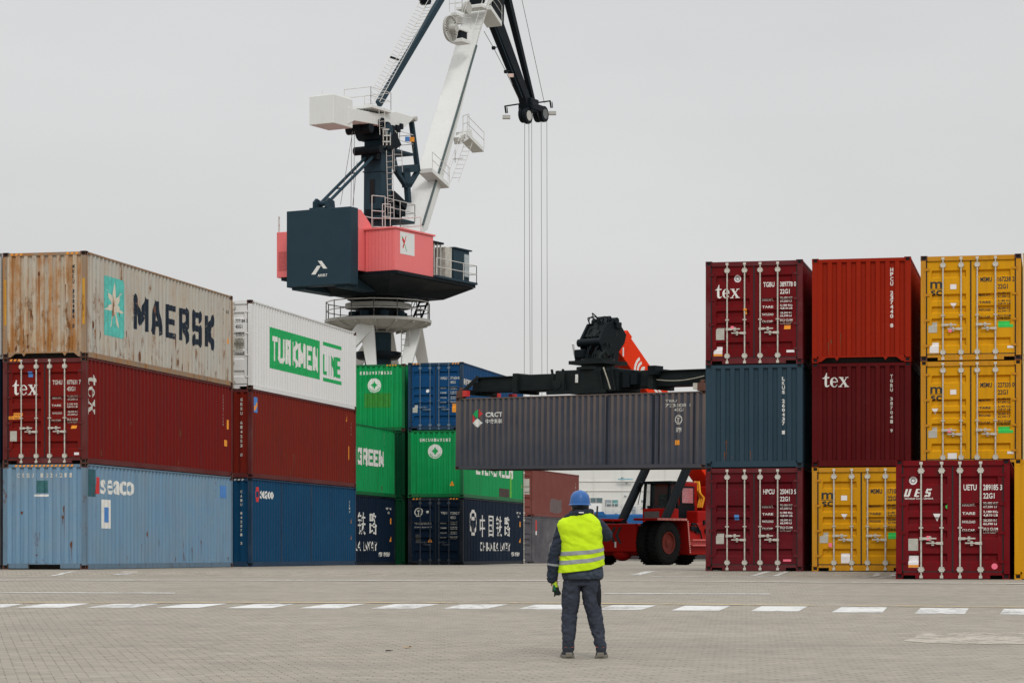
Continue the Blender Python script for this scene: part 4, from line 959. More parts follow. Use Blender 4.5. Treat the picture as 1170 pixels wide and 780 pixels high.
# ------------------------------------------------------------------ ship at the quay
def ship():
    YS = 232.0
    p = lambda px, py, y=YS: P(px, py, y)
    root = empty('ship', (18, YS, -2.2)); tag(root, 'white and blue ship moored beyond the yard, seen under the lifted container', 'ship')
    m_w = paint_mat('ship_white_paint', (0.70, 0.69, 0.65), rust=0.16, fade=0.3, dirt=0.12, fadecol=(0.58,0.56,0.50))
    m_b = paint_mat('ship_blue_paint', (0.020, 0.10, 0.28), rust=0.06, fade=0.4, dirt=0.2, fadecol=(0.04,0.14,0.30))
    m_d = simple_mat('ship_boot_paint', (0.03, 0.02, 0.02)); m_g = simple_mat('ship_window', (0.09, 0.14, 0.15), 0.2); m_gr = simple_mat('ship_window_frame', (0.35,0.38,0.38))
    zt = p(0, 587).z
    # hull with a raked bow, plan outline extruded
    out = [(-12, YS), (44, YS), (54, YS+3.5), (60, YS+9), (54, YS+14.5), (44, YS+18), (-12, YS+18), (-15, YS+14), (-15, YS+4)]
    MB().prism([(a, b, 0.6) for a, b in out], (0, 0, zt-0.6)).build('hull', m_b, root, world=True, bevel=0.15)
    MB().prism([(a, b, -3.0) for a, b in out], (0, 0, 3.6)).build('hull_bottom', m_d, root, world=True)
    x0 = p(612, 0).x; x1 = p(840, 0).x; ztop = p(0, 505).z
    MB().box(x0, x1, YS+0.5, YS+14, zt-0.02, ztop).build('superstructure', m_w, root, world=True, bevel=0.05)
    MB().box(x0+1, x1-5, YS+2.5, YS+12, ztop, ztop+1.6).build('bridge', m_w, root, world=True, bevel=0.05)
    mb = MB()
    for i in range(11): mb.box(x0+1.6+i*1.1, x0+2.4+i*1.1, YS+2.46, YS+2.52, ztop+0.5, ztop+1.2)
    mb.build('bridge_window', m_g, root, world=True)
    # raised bulwark step
    a = p(675, 583.5); b = p(691, 588)
    MB().prism([(p(660,0).x, YS-0.06, zt-0.2), (p(692.5,0).x, YS-0.06, zt-0.2), (p(689.5,0).x, YS-0.06, p(0,584).z), (p(660,0).x, YS-0.06, p(0,585.6).z)], (0, 0.5, 0)).build('bulwark', m_b, root, world=True)
    # deck house and window strip
    MB().box(p(665,0).x, p(687.5,0).x, YS-0.02, YS+0.6, p(0,585).z, p(0,574.5).z).build('deck_house', paint_mat('ship_bright_white',(0.78,0.78,0.76),rust=-0.1,fade=0.2,dirt=0.1), root, world=True)
    for a_, b_ in ((664, 673.5), (675.5, 680.5), (682, 688)):
        f = MB().box(p(a_-0.5,0).x, p(b_+0.5,0).x, YS+0.40, YS+0.52, p(0,574).z, p(0,568).z).build('window', m_gr, root, world=True)
        MB().box(p(a_,0).x, p(b_,0).x, YS+0.34, YS+0.42, p(0,573.4).z, p(0,568.8).z).build('pane', m_g, f, world=True)
    m_g2 = simple_mat('ship_window_teal', (0.12, 0.30, 0.30), 0.2); m_g3 = simple_mat('ship_window_grey', (0.27, 0.31, 0.34), 0.25)
    for a_, b_, mm in ((692.3, 697.8, m_g3), (700.3, 705.8, m_g2)):
        f = MB().box(p(a_-0.6,0).x, p(b_+0.6,0).x, YS+0.40, YS+0.53, p(0,577.1).z, p(0,570.4).z).build('window', m_gr, root, world=True)
        MB().box(p(a_,0).x, p(b_,0).x, YS+0.35, YS+0.42, p(0,576.4).z, p(0,571.1).z).build('pane', mm, f, world=True)
    mb = MB()
    for py in (549.5, 560.5): mb.box(x0, x1, YS+0.42, YS+0.52, p(0,py+0.15).z, p(0,py-0.15).z)
    for px in (678, 711, 737, 760, 781): mb.box(p(px,0).x, p(px+0.3,0).x, YS+0.44, YS+0.52, zt, ztop-0.3)
    mb.build('plate_seam', simple_mat('ship_seam', (0.62,0.61,0.56), var=0.1), root, world=True)
    MB().bar(p(706,547.2), p(723,547.2), 0.12).build('boat_rail', simple_mat('pale_blue_rail', (0.22,0.42,0.48)), root, world=True)
    d = MB().box(p(722.5,0).x, p(726.5,0).x, YS+0.3, YS+0.52, p(0,588).z, p(0,578.6).z).build('doorway', m_g3, root, world=True)
    mb = MB()
    for px, py, r in ((704,586.3,0.11),(734,571.5,0.12),(714.5,566,0.10),(716,551,0.09),(733.6,580,0.10),(711,545.5,0.12)): mb.sphere(p(px, py, YS+0.42), r)
    mb.build('deck_lamp', m_gr, root, world=True)
    # railing on the bulwark
    mb = MB()
    for i in range(14):
        x = p(693,0).x + i*0.75; mb.tube((x, YS+0.2, zt), (x, YS+0.2, zt+1.0), 0.025, 5)
    for z in (0.5, 1.0): mb.tube((p(693,0).x, YS+0.2, zt+z), (p(693,0).x+9.8, YS+0.2, zt+z), 0.022, 5)
    mb.build('railing', m_w, root, world=True)
ship()

# ------------------------------------------------------------------ harbour crane
KX, KY = -8.64, 158.0
FW = Vector((0.4855, 0.8742, 0)); RT = Vector((0.8742, -0.4855, 0))
def K(f, r, z): return Vector((KX, KY, 0)) + FW*f + RT*r + Vector((0, 0, z))
def kf(px, py, r=0.0):
    """photo point -> (f, z) in the vertical plane at side offset r"""
    k = (px-585)/F
    f = (k*(KY - 0.4855*r) - KX - 0.8742*r) / (0.4855 - k*0.8742)
    return f, EYE + (HY-py)*(KY + 0.8742*f - 0.4855*r)/F
def KP(px, py, r=0.0):
    f, z = kf(px, py, r); return K(f, r, z)
def crane():
    root = empty('harbour_crane', (KX, KY, -0.2)); tag(root, 'tall harbour crane with white boom, dark teal tower and pink machine house behind the containers', 'crane')
    B = lambda mb, name, m, par=None, **k: mb.build(name, m, par or root, world=True, **k)
    m_w = paint_mat('crane_white_paint', (0.66, 0.67, 0.65), rust=-0.08, fade=0.35, dirt=0.16, fadecol=(0.58,0.585,0.56))
    m_t = paint_mat('crane_teal_paint', (0.020, 0.040, 0.055), rust=-0.1, fade=0.2, dirt=0.25, fadecol=(0.04,0.08,0.10))
    m_k = paint_mat('crane_black_paint', (0.006, 0.009, 0.012), rust=-0.1, fade=0.4, dirt=0.0, fadecol=(0.010,0.015,0.020), scratch=0.02, spec=0.08)
    m_p = paint_mat('crane_pink_red_paint', (0.74, 0.150, 0.150), rust=-0.2, fade=0.12, dirt=0.06, rough=0.38, fadecol=(0.74,0.20,0.20), scratch=0, spec=0.5)
    m_p.node_tree.nodes['Principled BSDF'].inputs['Roughness'].default_value = 0.4
    m_g = paint_mat('crane_grey_paint', (0.44, 0.44, 0.41), rust=0.05, fade=0.4, dirt=0.3, fadecol=(0.34,0.33,0.30))
    m_r = simple_mat('crane_rail_paint', (0.52, 0.51, 0.48), 0.5); m_gl = simple_mat('crane_glass', (0.10, 0.13, 0.14), 0.15)
    m_rope = simple_mat('steel_rope', (0.12, 0.115, 0.11), 0.6)
    def rail(pts, h=1.1, r=0.028, name='railing', m=None, posts=True, par=None):
        mb = MB()
        for a, b in zip(pts, pts[1:]):
            a = Vector(a); b = Vector(b); n = max(1, int((b-a).length/1.3))
            for i in range(n+1):
                q = a.lerp(b, i/n); mb.tube(q, q+Vector((0,0,h)), r, 5)
            for z in (h*0.5, h): mb.tube(a+Vector((0,0,z)), b+Vector((0,0,z)), r, 5)
        return B(mb, name, m or m_r, par)
    def ladder(a, b, wv, r=0.03, step=0.35, name='ladder', m=None):
        a = Vector(a); b = Vector(b); wv = Vector(wv); mb = MB(); mb.tube(a, b, r, 5); mb.tube(a+wv, b+wv, r, 5)
        n = max(2, int((b-a).length/step))
        for i in range(1, n): q = a.lerp(b, i/n); mb.tube(q, q+wv, r*0.8, 4)
        return B(mb, name, m or m_r)
    # portal legs: each a haunched A of two shafts
    zp = 15.35
    def leg(top, knees):
        mb = MB()
        for k in knees:
            mb.bar(top, k, 0.95, 0.8, up=(0,1,0), w2=0.62, h2=0.6); mb.bar(k, (k[0]+ (k[0]-KX)*0.25, k[1]+(k[1]-KY)*0.25, -0.2), 0.62, 0.6, up=(0,1,0), w2=0.9, h2=0.9)
        B(mb, 'portal_leg', m_w, bevel=0.03)
    pt = lambda px, py, Y: P(px, py, Y)
    leg(pt(419, 371, KY-2.0), [pt(376, 421, KY-4.2), pt(425, 421, KY-2.6)])
    leg(pt(474, 372, KY+0.6), [pt(463, 425, KY-1.5), pt(486, 425, KY+2.5)])
    leg(pt(440, 372, KY+2.2), [pt(400, 425, KY+4.6), pt(452, 425, KY+5.0)])
    B(MB().lathe((KX, KY, 0), [(0.86, 0.2), (0.86, 14.6)], 24), 'pillar', m_t, smooth=True)
    B(MB().lathe((KX, KY, 0), [(1.3, 12.9), (1.5, 13.1), (1.5, 13.35), (0.9, 13.4)], 24), 'pillar_collar', m_k, smooth=True)
    ladder((KX+1.55, KY-0.9, 10.5), (KX+1.55, KY-0.9, 15.2), (0.5, 0.1, 0))
    B(MB().lathe((KX, KY, 0), [(1.5, 14.80), (2.4, 14.86), (3.25, 15.20), (3.45, 15.22), (3.45, 15.40), (1.4, 15.42)], 40), 'slewing_platform', m_g, smooth=True)
    mb = MB()
    for i in range(16):
        a = 2*math.pi*i/16; c, s_ = math.cos(a), math.sin(a)
        mb.prism([(KX+1.6*c, KY+1.6*s_, 14.9), (KX+3.40*c, KY+3.40*s_, 15.22), (KX+3.40*c, KY+3.40*s_, 15.08), (KX+1.6*c, KY+1.6*s_, 14.62)], (-0.06*s_, 0.06*c, 0))
    B(mb, 'platform_bracket', m_g)
    pts = [(KX+3.36*math.cos(2*math.pi*i/14+0.2), KY+3.36*math.sin(2*math.pi*i/14+0.2), 15.42) for i in range(15)]
    rail(pts, 1.1, 0.035)
    B(MB().lathe((KX, KY, 0), [(1.45, 15.4), (1.45, 16.3), (1.7, 16.35), (1.75, 17.6)], 28), 'slewing_column', m_k, smooth=True)
    B(MB().lathe((KX, KY, 0), [(1.8, 16.15), (2.12, 16.18), (2.12, 16.45), (1.8, 16.48)], 36), 'slewing_ring', m_g, smooth=True)
    mb = MB()
    for i in range(8):
        a = 2*math.pi*i/8+0.3; c = (KX+1.65*math.cos(a), KY+1.65*math.sin(a), 0); mb.lathe(c, [(0.27, 15.45), (0.3, 15.6), (0.3, 15.9), (0.2, 15.95)], 12)
    B(mb, 'slewing_motor', m_t, smooth=True)
    mb = MB()
    for i in range(20):
        a = 2*math.pi*i/20; mb.box(KX+1.85*math.cos(a)-0.12, KX+1.85*math.cos(a)+0.12, KY+1.85*math.sin(a)-0.12, KY+1.85*math.sin(a)+0.12, 16.7, 17.2)
    B(mb, 'ring_bolt', m_k)
    ladder(KP(472, 364, 1.7), KP(483, 336, 1.7), RT*0.62, r=0.07, step=0.3, name='stair', m=m_k)
    rail([KP(470, 364, 1.4), KP(481, 337, 1.4)], 0.9, 0.03)
    # superstructure
    def kb(mb, f0, f1, r0, r1, z0, z1):
        mb.add([K(f0,r0,z0),K(f1,r0,z0),K(f1,r1,z0),K(f0,r1,z0),K(f0,r0,z1),K(f1,r0,z1),K(f1,r1,z1),K(f0,r1,z1)], [(0,1,2,3),(7,6,5,4),(4,5,1,0),(5,6,2,1),(6,7,3,2),(7,4,0,3)]); return mb
    B(kb(MB(), -6.95, -6.05, -2.37, 2.37, 17.0, 21.75), 'counterweight', m_t, bevel=0.04)
    cwz = 17.0
    # emblem on the counterweight
    def onface(pts2, f=-6.955): return [K(f, r, z) for r, z in pts2]
    def kr(px, py, f=-6.96):
        k = (px-585)/F; r = (k*(KY+0.8742*f) - KX - 0.4855*f)/(0.8742 + k*0.4855); Y = KY+0.8742*f-0.4855*r
        return r, EYE + (HY-py)*Y/F
    mb = MB()
    for poly in ([(355.8,313.6),(360.4,313.6),(366.6,303.6),(362.4,303.6)], [(363.2,298),(367.4,298),(373.8,306.7),(369.4,306.7)]):
        mb.prism([K(-6.955, *kr(*q)) for q in poly], -FW*0.01)
    B(mb, 'logo', M_w)
    v, f = T('ARDELT', 0, 0, 1, 1, 0.03); r0, z0 = kr(363, 316.2); r1, z1 = kr(374, 312.6)
    me = MB(); me.add([K(-6.965, r0+(r1-r0)*a, z0+(z1-z0)*b) for a, b in v], f); B(me, 'lettering', M_w)
    # bracket with the two tie bars
    mb = MB()
    for r in (-0.45, 0.45): mb.prism([K(-6.9, r, 21.7), K(-5.9, r, 21.7), K(-6.0, r, 22.3), K(-6.6, r, 22.45), K(-6.9, r, 22.2)], RT*0.14)
    mb.tube(K(-6.3, -0.6, 22.15), K(-6.3, 0.6, 22.15), 0.16, 10); kb(mb, -6.9, -6.0, -0.7, 0.7, 21.74, 21.85)
    B(mb, 'tie_bracket', m_t)
    mb = MB()
    for r in (-0.25, 0.3): mb.tube(K(-6.3, r, 22.2), K(-0.9, r, 25.9), 0.10, 8)
    for t_ in (0.3, 0.62): mb.bar(K(-6.3+5.4*t_, -0.25, 22.2+3.7*t_), K(-6.3+5.4*t_, 0.3, 22.2+3.7*t_), 0.08)
    B(mb, 'tie_bar', m_t, smooth=True)
    # machine house
    B(kb(MB(), -6.0, -0.9, -2.3, 2.35, 17.9, 20.6), 'machine_house', m_p, bevel=0.03)
    B(kb(MB(), -5.3, -0.74, 2.40, 4.6, 17.87, 20.45), 'side_house', m_p, bevel=0.03)
    B(kb(MB(), -5.4, -0.6, 2.38, 4.68, 20.452, 20.56), 'side_house_roof', m_p, bevel=0.01)
    B(kb(MB(), -5.3, -1.2, -4.25, -2.32, 17.87, 20.75), 'side_house', m_p, bevel=0.03)
    B(kb(MB(), -5.32, -5.2, -4.1, -3.2, 18.3, 19.5), 'louvre', simple_mat('louvre_red', (0.50,0.09,0.09)))
    mb = MB().prism([K(-6.0, 1.0, 20.6), K(-6.0, 1.0, 21.7), K(-5.6, 1.0, 21.7), K(-4.6, 1.0, 21.0), K(-4.2, 1.0, 20.6)], RT*1.3); B(mb, 'hood', m_p, bevel=0.02)
    mb = MB()
    for i in range(1, 9): kb(mb, -5.312, -5.30, 2.4+i*0.245-0.008, 2.4+i*0.245+0.008, 17.9, 20.42)
    B(mb, 'panel_seam', simple_mat('seam_red', (0.62,0.12,0.12)))
    # poster with red/green cross on the side house
    kq = lambda f, z, o=0.012: K(f, 4.6+o, z)
    B(MB().prism([kq(-4.75,18.95,0), kq(-3.05,18.95,0), kq(-3.05,20.32,0), kq(-4.75,20.32,0)], RT*0.012), 'sign', simple_mat('sign_white', (0.66,0.67,0.66), var=0.04, bumpv=0))
    sg = MB(); sg.prism([kq(-4.6,20.05,0.013), kq(-4.5,20.05,0.013), kq(-3.95,19.15,0.013), kq(-4.0,19.15,0.013)], RT*0.004); B(sg, 'logo', M_grnm)
    sg = MB(); sg.prism([kq(-4.5,19.35,0.018), kq(-4.38,19.32,0.018), kq(-4.02,20.1,0.018), kq(-4.08,20.1,0.018)], RT*0.004); sg.prism([kq(-4.55,19.85,0.018), kq(-4.42,20.0,0.018), kq(-4.2,19.7,0.018), kq(-4.3,19.55,0.018)], RT*0.005); B(sg, 'logo', M_redm)
    # deck and dark hull
    B(kb(MB(), -5.3, 4.35, -3.9, 4.75, 17.66, 17.86), 'deck', m_k)
    hull = MB(); top = [(-6.0,-2.4), (-6.0, 4.7), (4.3, 4.7), (4.3, 1.0), (2.0,-3.0)]
    bot = [(-3.2,-1.4), (-3.0, 2.6), (2.2, 3.6), (2.6, 1.4), (1.0,-1.4)]
    vs = [K(f, r, 17.62) for f, r in top] + [K(f, r, 16.75) for f, r in bot]
    hull.add(vs, [(0,1,2,3,4), (9,8,7,6,5)] + [((i+1)%5, i, 5+i, 5+(i+1)%5) for i in range(5)]); B(hull, 'underframe', m_k)
    B(kb(kb(MB(), -6.6, -2.2, -2.2, -1.2, 16.85, 17.6), -6.6, -2.2, 1.0, 2.0, 16.85, 17.6), 'counterweight_arm', m_t)
    # cab platform
    B(kb(MB(), -0.7, 4.45, 3.1, 4.85, 17.86, 18.0), 'cab_platform', m_t)
    cab = B(kb(MB(), 1.9, 3.9, 3.2, 4.55, 18.0, 20.0), 'cab', m_t, bevel=0.04)
    B(kb(MB(), 3.88, 3.94, 3.35, 4.4, 18.5, 19.8), 'window', m_gl, cab); B(kb(MB(), 3.2, 3.8, 4.54, 4.6, 18.3, 19.75), 'window', simple_mat('pale_cab_glass', (0.34,0.38,0.39), 0.2), cab)
    B(kb(MB(), 1.85, 4.1, 3.1, 4.65, 20.0, 20.08), 'cab_roof', m_t)
    B(kb(MB(), 0.95, 1.75, 3.3, 4.5, 18.0, 20.0), 'switch_cabinet', simple_mat('beige_cabinet', (0.45,0.43,0.38)), bevel=0.03)
    B(kb(kb(MB(), -0.6, 0.7, 3.3, 3.4, 18.0, 20.15), -0.6, 0.75, 3.2, 4.5, 20.1, 20.22), 'walkway_shelter', m_k)
    mb = MB()
    for f in (-0.35, 0.05, 0.45): kb(mb, f, f+0.1, 4.35, 4.42, 18.0, 20.1)
    B(mb, 'shelter_post', m_g)
    rail([K(-0.7, 4.8, 18.0), K(4.4, 4.8, 18.0), K(4.4, 3.2, 18.0)], 1.1)
    rail([K(-5.2, 0.8, 20.6), K(-2.0, 0.9, 20.6), K(-1.0, 2.3, 20.6), K(-0.95, 3.8, 20.6)], 1.1, 0.032)
    rail([K(-5.6, -3.9, 20.7), K(-5.2, -4.1, 20.7)], 1.0)
    # tower
    tw = MB(); zs = [(17.9, 0.70), (26.0, 0.66), (28.6, 0.62)]
    vs = []
    for z, a in zs: vs += [K(-a,-a,z), K(a,-a,z), K(a,a,z), K(-a,a,z)]
    fs = [(3,2,1,0)] + [(4*j+i, 4*j+(i+1)%4, 4*j+4+(i+1)%4, 4*j+4+i) for j in range(2) for i in range(4)] + [(8,9,10,11)]
    tower = B(MB().add(vs, fs), 'tower', m_t, bevel=0.04)
    B(kb(MB(), -0.72, -0.68, -0.17, 0.17, 22.9, 24.4), 'tower_opening', M_hole)  # flat black plate, the slot's inner shade put into its colour
    mb = MB()
    for z in (20.4, 22.2, 24.9, 26.1): kb(mb, -0.72, 0.72, -0.72, 0.72, z, z+0.07)
    B(mb, 'tower_band', m_t)
    # head machinery below the counter arm
    mb = MB(); kb(mb, -1.1, 1.1, -0.85, 0.85, 26.9, 28.0); kb(mb, -2.3, -1.0, -0.6, 0.6, 27.5, 28.1); kb(mb, -2.6, -0.9, -0.3, 0.3, 27.2, 27.6)
    mb.tube(K(-0.5,-1.1,27.5), K(-0.5,1.1,27.5), 0.55, 16); mb.tube(K(-2.2,-0.9,27.4), K(-2.2,0.9,27.4), 0.32, 12); mb.tube(K(-1.2,-1.0,26.2), K(-1.2,1.0,26.2), 0.28, 12)
    kb(mb, -1.1, -0.6, -0.6, 0.6, 25.6, 26.5)
    for i in range(9):
        random.seed(i); f = random.uniform(-1.9, 1.2); z = random.uniform(26.6, 27.9); kb(mb, f, f+0.3, 0.9, 1.1, z, z+0.35)
    B(mb, 'tower_head', m_k, bevel=0.02)
    B(MB().tube(K(-0.5,1.1,27.5), K(-0.5,1.2,27.5), 0.42, 20).tube(K(-0.5,1.2,27.5), K(-0.5,1.26,27.5), 0.12, 10), 'sheave', m_t, smooth=True)
    # counter arm
    B(kb(MB(), -6.6, -4.4, -0.9, 0.9, 27.05, 28.85), 'counter_box', m_w, bevel=0.04)
    pl = [kf(*q, r=0.95) for q in ((398,122),(403,124),(433,130),(452,127.5),(470.5,133),(472,136.5),(464,144),(453,153),(447,147),(428,142),(405,138),(398,142))]
    B(MB().prism([K(f, 0.95, z) for f, z in pl], -RT*1.9), 'counter_arm', m_w, bevel=0.03)
    B(kb(kb(MB(), -4.4, -4.36, -0.7, 0.7, 28.86, 29.1), -6.4, -6.36, -0.1, -0.05, 28.86, 29.2), 'lug', m_w)
    f_, z_ = kf(469.5, 136.5, 0.6); B(MB().tube(K(f_, -1.0, z_), K(f_, 1.02, z_), 0.17, 14), 'pin', m_g)
    # service platform on the arm, and the ladder stay
    fa, za = kf(425, 122, 0.6); fb, zb = kf(433, 127, 0.6)
    B(kb(MB(), fa-1.0, fa+1.4, -0.9, 1.2, za-0.25, za-0.05), 'service_platform', m_w, bevel=0.02)
    rail([K(fa-1.0, 1.15, za-0.05), K(fa+1.4, 1.15, za-0.05), K(fa+1.4, -0.85, za-0.05)], 1.1, 0.02)
    rail([K(fa-1.0, 1.15, za-0.05), K(fa-1.0, -0.85, za-0.05)], 1.1, 0.02)
    ladder(KP(433, 124, 1.3), KP(434, 154, 1.3), RT*0.4, r=0.022)
    s0 = KP(432.5, 119, 0.2); s1 = KP(505, -10, 0.2); s1b = KP(560, -95, 0.2)
    B(MB().bar(s0, s1b, 0.30, 0.42, up=FW), 'stay', m_t)
    off = K(0,0,0) - K(0.95,0,0) 
    ladder(s0 + off*0.7, s1 + off*0.95 + (s1-s0)*0.25, RT*0.5, r=0.022, step=0.33)
    mb = MB(); a0_ = s0 + off*1.45 + Vector((0,0,0.1)); mb.tube(a0_, s1 + off*1.9 + (s1-s0)*0.25, 0.02, 4); mb.tube(a0_ + RT*0.6, s1 + off*1.9 + RT*0.6 + (s1-s0)*0.25, 0.02, 4)
    for i in range(40):
        t_ = i/40; mb.tube((s0+off*0.7).lerp(s1 + off*0.95, t_*1.2), (a0_).lerp(s1+off*1.9, t_*1.2), 0.013, 4)
    B(mb, 'stay_handrail', m_r)
    c = KP(454, 68, 0.2); B(MB().bar(c + off*0.9, c - off*0.15, 0.12), 'stay_clamp', m_k); 
    c = KP(486, 1, 0.2); B(MB().tube(c-RT*0.3, c+RT*0.3, 0.28, 10).bar(c+off*1.6, c, 0.2), 'stay_joint', m_k)
    # main boom
    r1 = 0.85
    pp = [(476,272),(481.5,260),(515,150),(543.8,52),(558,0),(578,-70),(596,-70),(575,-12),(555,11),(523,142),(504,213),(489,262)]
    pl = [kf(*q, r=r1) for q in pp]
    boom = B(MB().prism([K(f, r1, z) for f, z in pl], -RT*1.7), 'boom', m_w, bevel=0.05)
    # dark edge line: cable duct along the near corner
    mb = MB(); cp = [KP(x, y, r1+0.06) for x, y in ((483,257),(516,149),(544.5,52))]
    for a, b in zip(cp, cp[1:]): mb.bar(a, b, 0.13, 0.10, up=RT)
    B(mb, 'cable_duct', simple_mat('duct_grey_green', (0.07,0.10,0.10)), boom)
    f0, z0 = kf(487, 205, 0.9); 
    mb = MB(); mb.bar(K(*[kf(494.6,200,-0.84)[0], -0.9, kf(494.6,200,-0.84)[1]]), K(kf(500,199,0.84)[0]-0.02, 0.88, kf(500,199,0.84)[1]), 0.05, 0.06); B(mb, 'boom_band', m_g, boom)
    # lower and upper maintenance platforms on the boom
    def pform(a, b, thick, rr0, rr1, name='boom_platform'):
        fa, za = kf(*a, r=rr1); fb, zb = kf(*b, r=rr1); mb = MB()
        mb.prism([K(fa, rr1, za), K(fb, rr1, zb), K(fb, rr1, zb-thick), K(fa, rr1, za-thick)], RT*(rr0-rr1)); return B(mb, name, m_w, bevel=0.01), K(fa, rr1, za), K(fb, rr1, zb)
    _, a, b = pform((494,192), (513.5,210), 0.28, 0.2, 1.25); rail([a, b], 1.05, 0.02)
    _, a, b = pform((534,150), (553,169), 0.28, 0.3, 1.2); rail([a, b], 1.05, 0.02)
    rail([KP(529,151,0.2), KP(536,149,1.2)], 1.1, 0.02)
    B(MB().bar(KP(522,161,0.9), KP(536,152,0.9), 0.5, 0.5), 'platform_bracket', m_w, bevel=0.03)
    mb = MB()
    for i in range(6): random.seed(40+i); q = KP(524+random.uniform(0,9), 155+random.uniform(0,7), 1.1); mb.box(q.x-0.1,q.x+0.12,q.y-0.1,q.y+0.1,q.z-0.12,q.z+0.1)
    B(mb, 'junction_box', m_g)
    ladder(KP(515, 208, 1.0), KP(531, 163, 1.0), RT*0.45 + FW*0.25, r=0.02); rail([KP(512,207,1.5), KP(520,186,1.5), KP(528,165,1.5)], 0.9, 0.018)
    B(MB().bar(KP(519,182,0.9), KP(527.5,181,0.9), 0.25, 0.06), 'landing', m_g)
    # boom top: cable reel, platforms, sheave, walkway
    rc = KP(514.5, 33, 0.95); mb = MB()
    ax = RT.copy(); up = Vector((0,0,1)); sd_ = ax.cross(up).normalized()
    for rr_ in (0.85, 0.30):
        n = 28
        for i in range(n):
            a1 = 2*math.pi*i/n; a2 = 2*math.pi*(i+1)/n
            mb.bar(rc + (sd_*math.cos(a1)+up*math.sin(a1))*rr_, rc + (sd_*math.cos(a2)+up*math.sin(a2))*rr_, 0.05, 0.16, up=ax)
    for i in range(22):
        a1 = 2*math.pi*i/22; dv = sd_*math.cos(a1)+up*math.sin(a1); mb.bar(rc+dv*0.3, rc+dv*0.85, 0.045, 0.10, up=ax)
    mb.tube(rc-ax*0.25, rc+ax*0.5, 0.28, 14); B(mb, 'cable_reel', m_g)
    def kbox(px, py, r0, r1, lf, lz, m, name):  # box anchored at a photo point
        f, z = kf(px, py, r1); return B(kb(MB(), f-lf/2, f+lf/2, r0, r1, z-lz/2, z+lz/2), name, m, bevel=0.02)
    kbox(533, 47, 0.0, 1.0, 1.1, 0.25, m_w, 'reel_platform'); kbox(531, 35, 0.1, 0.95, 1.1, 0.12, m_w, 'reel_platform'); kbox(530, 41, 0.0, 0.85, 0.9, 0.6, m_k, 'reel_drive'); kbox(526, 17, 0.5, 1.0, 0.9, 0.2, m_w, 'upper_platform'); kbox(527, 22, -0.2, 0.5, 0.5, 0.6, m_g, 'motor')
    a = KP(520, 14, 0.95); b = KP(528, 12, 0.95); rail([a, b, b+RT*-1.0], 1.1, 0.02); rail([KP(528,30,1.0), KP(536,4,1.0)], 1.0, 0.02); rail([KP(522,33,1.0), KP(538,34,1.0)], 0.8, 0.02)
    ladder(KP(540, 38, 1.0), KP(556, -15, 1.0), RT*0.4 + FW*0.3, r=0.02)
    f, z = kf(535, 9, 0.9); B(MB().tube(K(f, 0.7, z), K(f, 0.95, z), 0.42, 20), 'sheave', m_g, smooth=True)
    _, a, b = pform((561,6), (573.5,25), 0.30, 0.0, 1.2, 'tip_platform'); kbox(554, 8, -0.8, 1.2, 1.0, 0.2, m_w, 'tip_platform'); rail([a, b], 1.1, 0.02)
    kbox(560, 1, -0.6, 0.6, 1.6, 0.9, m_k, 'boom_hinge'); kbox(566, 8, 0.3, 0.7, 0.8, 1.1, m_k, 'boom_hinge')
    # fly jib (dark) and its upper tie
    hw = 0.30
    pl = [kf(*q, r=hw) for q in ((563.5,22),(569,-50),(578,-52),(576,27),(606.5,112),(611,118),(609,126),(603,125),(600.5,113))]
    jib = B(MB().prism([K(f, hw, z) for f, z in pl], -RT*hw*2), 'fly_jib', m_k, bevel=0.04)
    B(MB().bar(KP(565,30,hw+0.02), KP(597,112,hw+0.02), 0.05, 0.05), 'jib_stiffener', m_t, jib)
    q = KP(584.3, 86, hw+0.03); B(MB().box(q.x-0.22, q.x+0.16, q.y-0.02, q.y+0.02, q.z-0.15, q.z+0.1), 'sign', simple_mat('pale_sign', (0.6,0.45,0.38)), jib)
    B(MB().bar(KP(576.5,-14,0.1), KP(608.5,115,0.1), 0.45, 0.45, up=FW, w2=0.3, h2=0.3), 'jib_tie', m_k)
    B(MB().bar(KP(553,-92,0.1), KP(577,-14,0.1), 0.45, 0.45, up=FW), 'jib_lever', m_k)
    mb = MB(); kbx = lambda px, py, lf, lz, rw: kb(mb, kf(px,py)[0]-lf/2, kf(px,py)[0]+lf/2, -rw*0.62, rw*0.62, kf(px,py)[1]-lz/2, kf(px,py)[1]+lz/2)
    kbx(604.5, 119, 1.2, 0.7, 0.8); kbx(606.5, 123.5, 1.7, 0.5, 0.95); kbx(609, 119, 0.9, 0.4, 0.4)
    B(mb, 'jib_head', m_k, bevel=0.08)
    for px, py, ro, mm in ((598.0,131.3,-0.3,m_k),(602.5,132.5,0.25,m_g),(614.5,130.8,-0.3,m_k),(621.0,130.5,0.25,m_k)):
        f, z = kf(px, py, ro)
        sh = B(MB().tube(K(f, ro-0.14, z), K(f, ro+0.14, z), 0.58, 24), 'sheave', m_k, bevel=0.05)
        B(MB().tube(K(f, ro+0.14, z), K(f, ro+0.17, z), 0.36, 20), 'sheave_disc', m_g if mm is m_g else simple_mat('grey_sheave', (0.12,0.13,0.13)), sh)
    for s_, a, b, l in ((-1, (593,119), (577,121.5), (579,134)), (1, (614,117.5), (628.5,115.5), (631.5,129.5))):
        mb = MB(); mb.bar(KP(*a), KP(*b), 0.10); mb.bar(KP(*b), KP(b[0]+1.2, b[1]+8), 0.09); mb.bar(KP(b[0]+2.2,b[1]+1), KP(b[0]+3,b[1]+8), 0.05)
        lp_ = B(mb, 'lamp_arm', m_k); q = KP(*l); B(MB().box(q.x-0.3, q.x+0.25, q.y-0.2, q.y+0.2, q.z-0.12, q.z+0.12), 'floodlight', m_g, lp_)
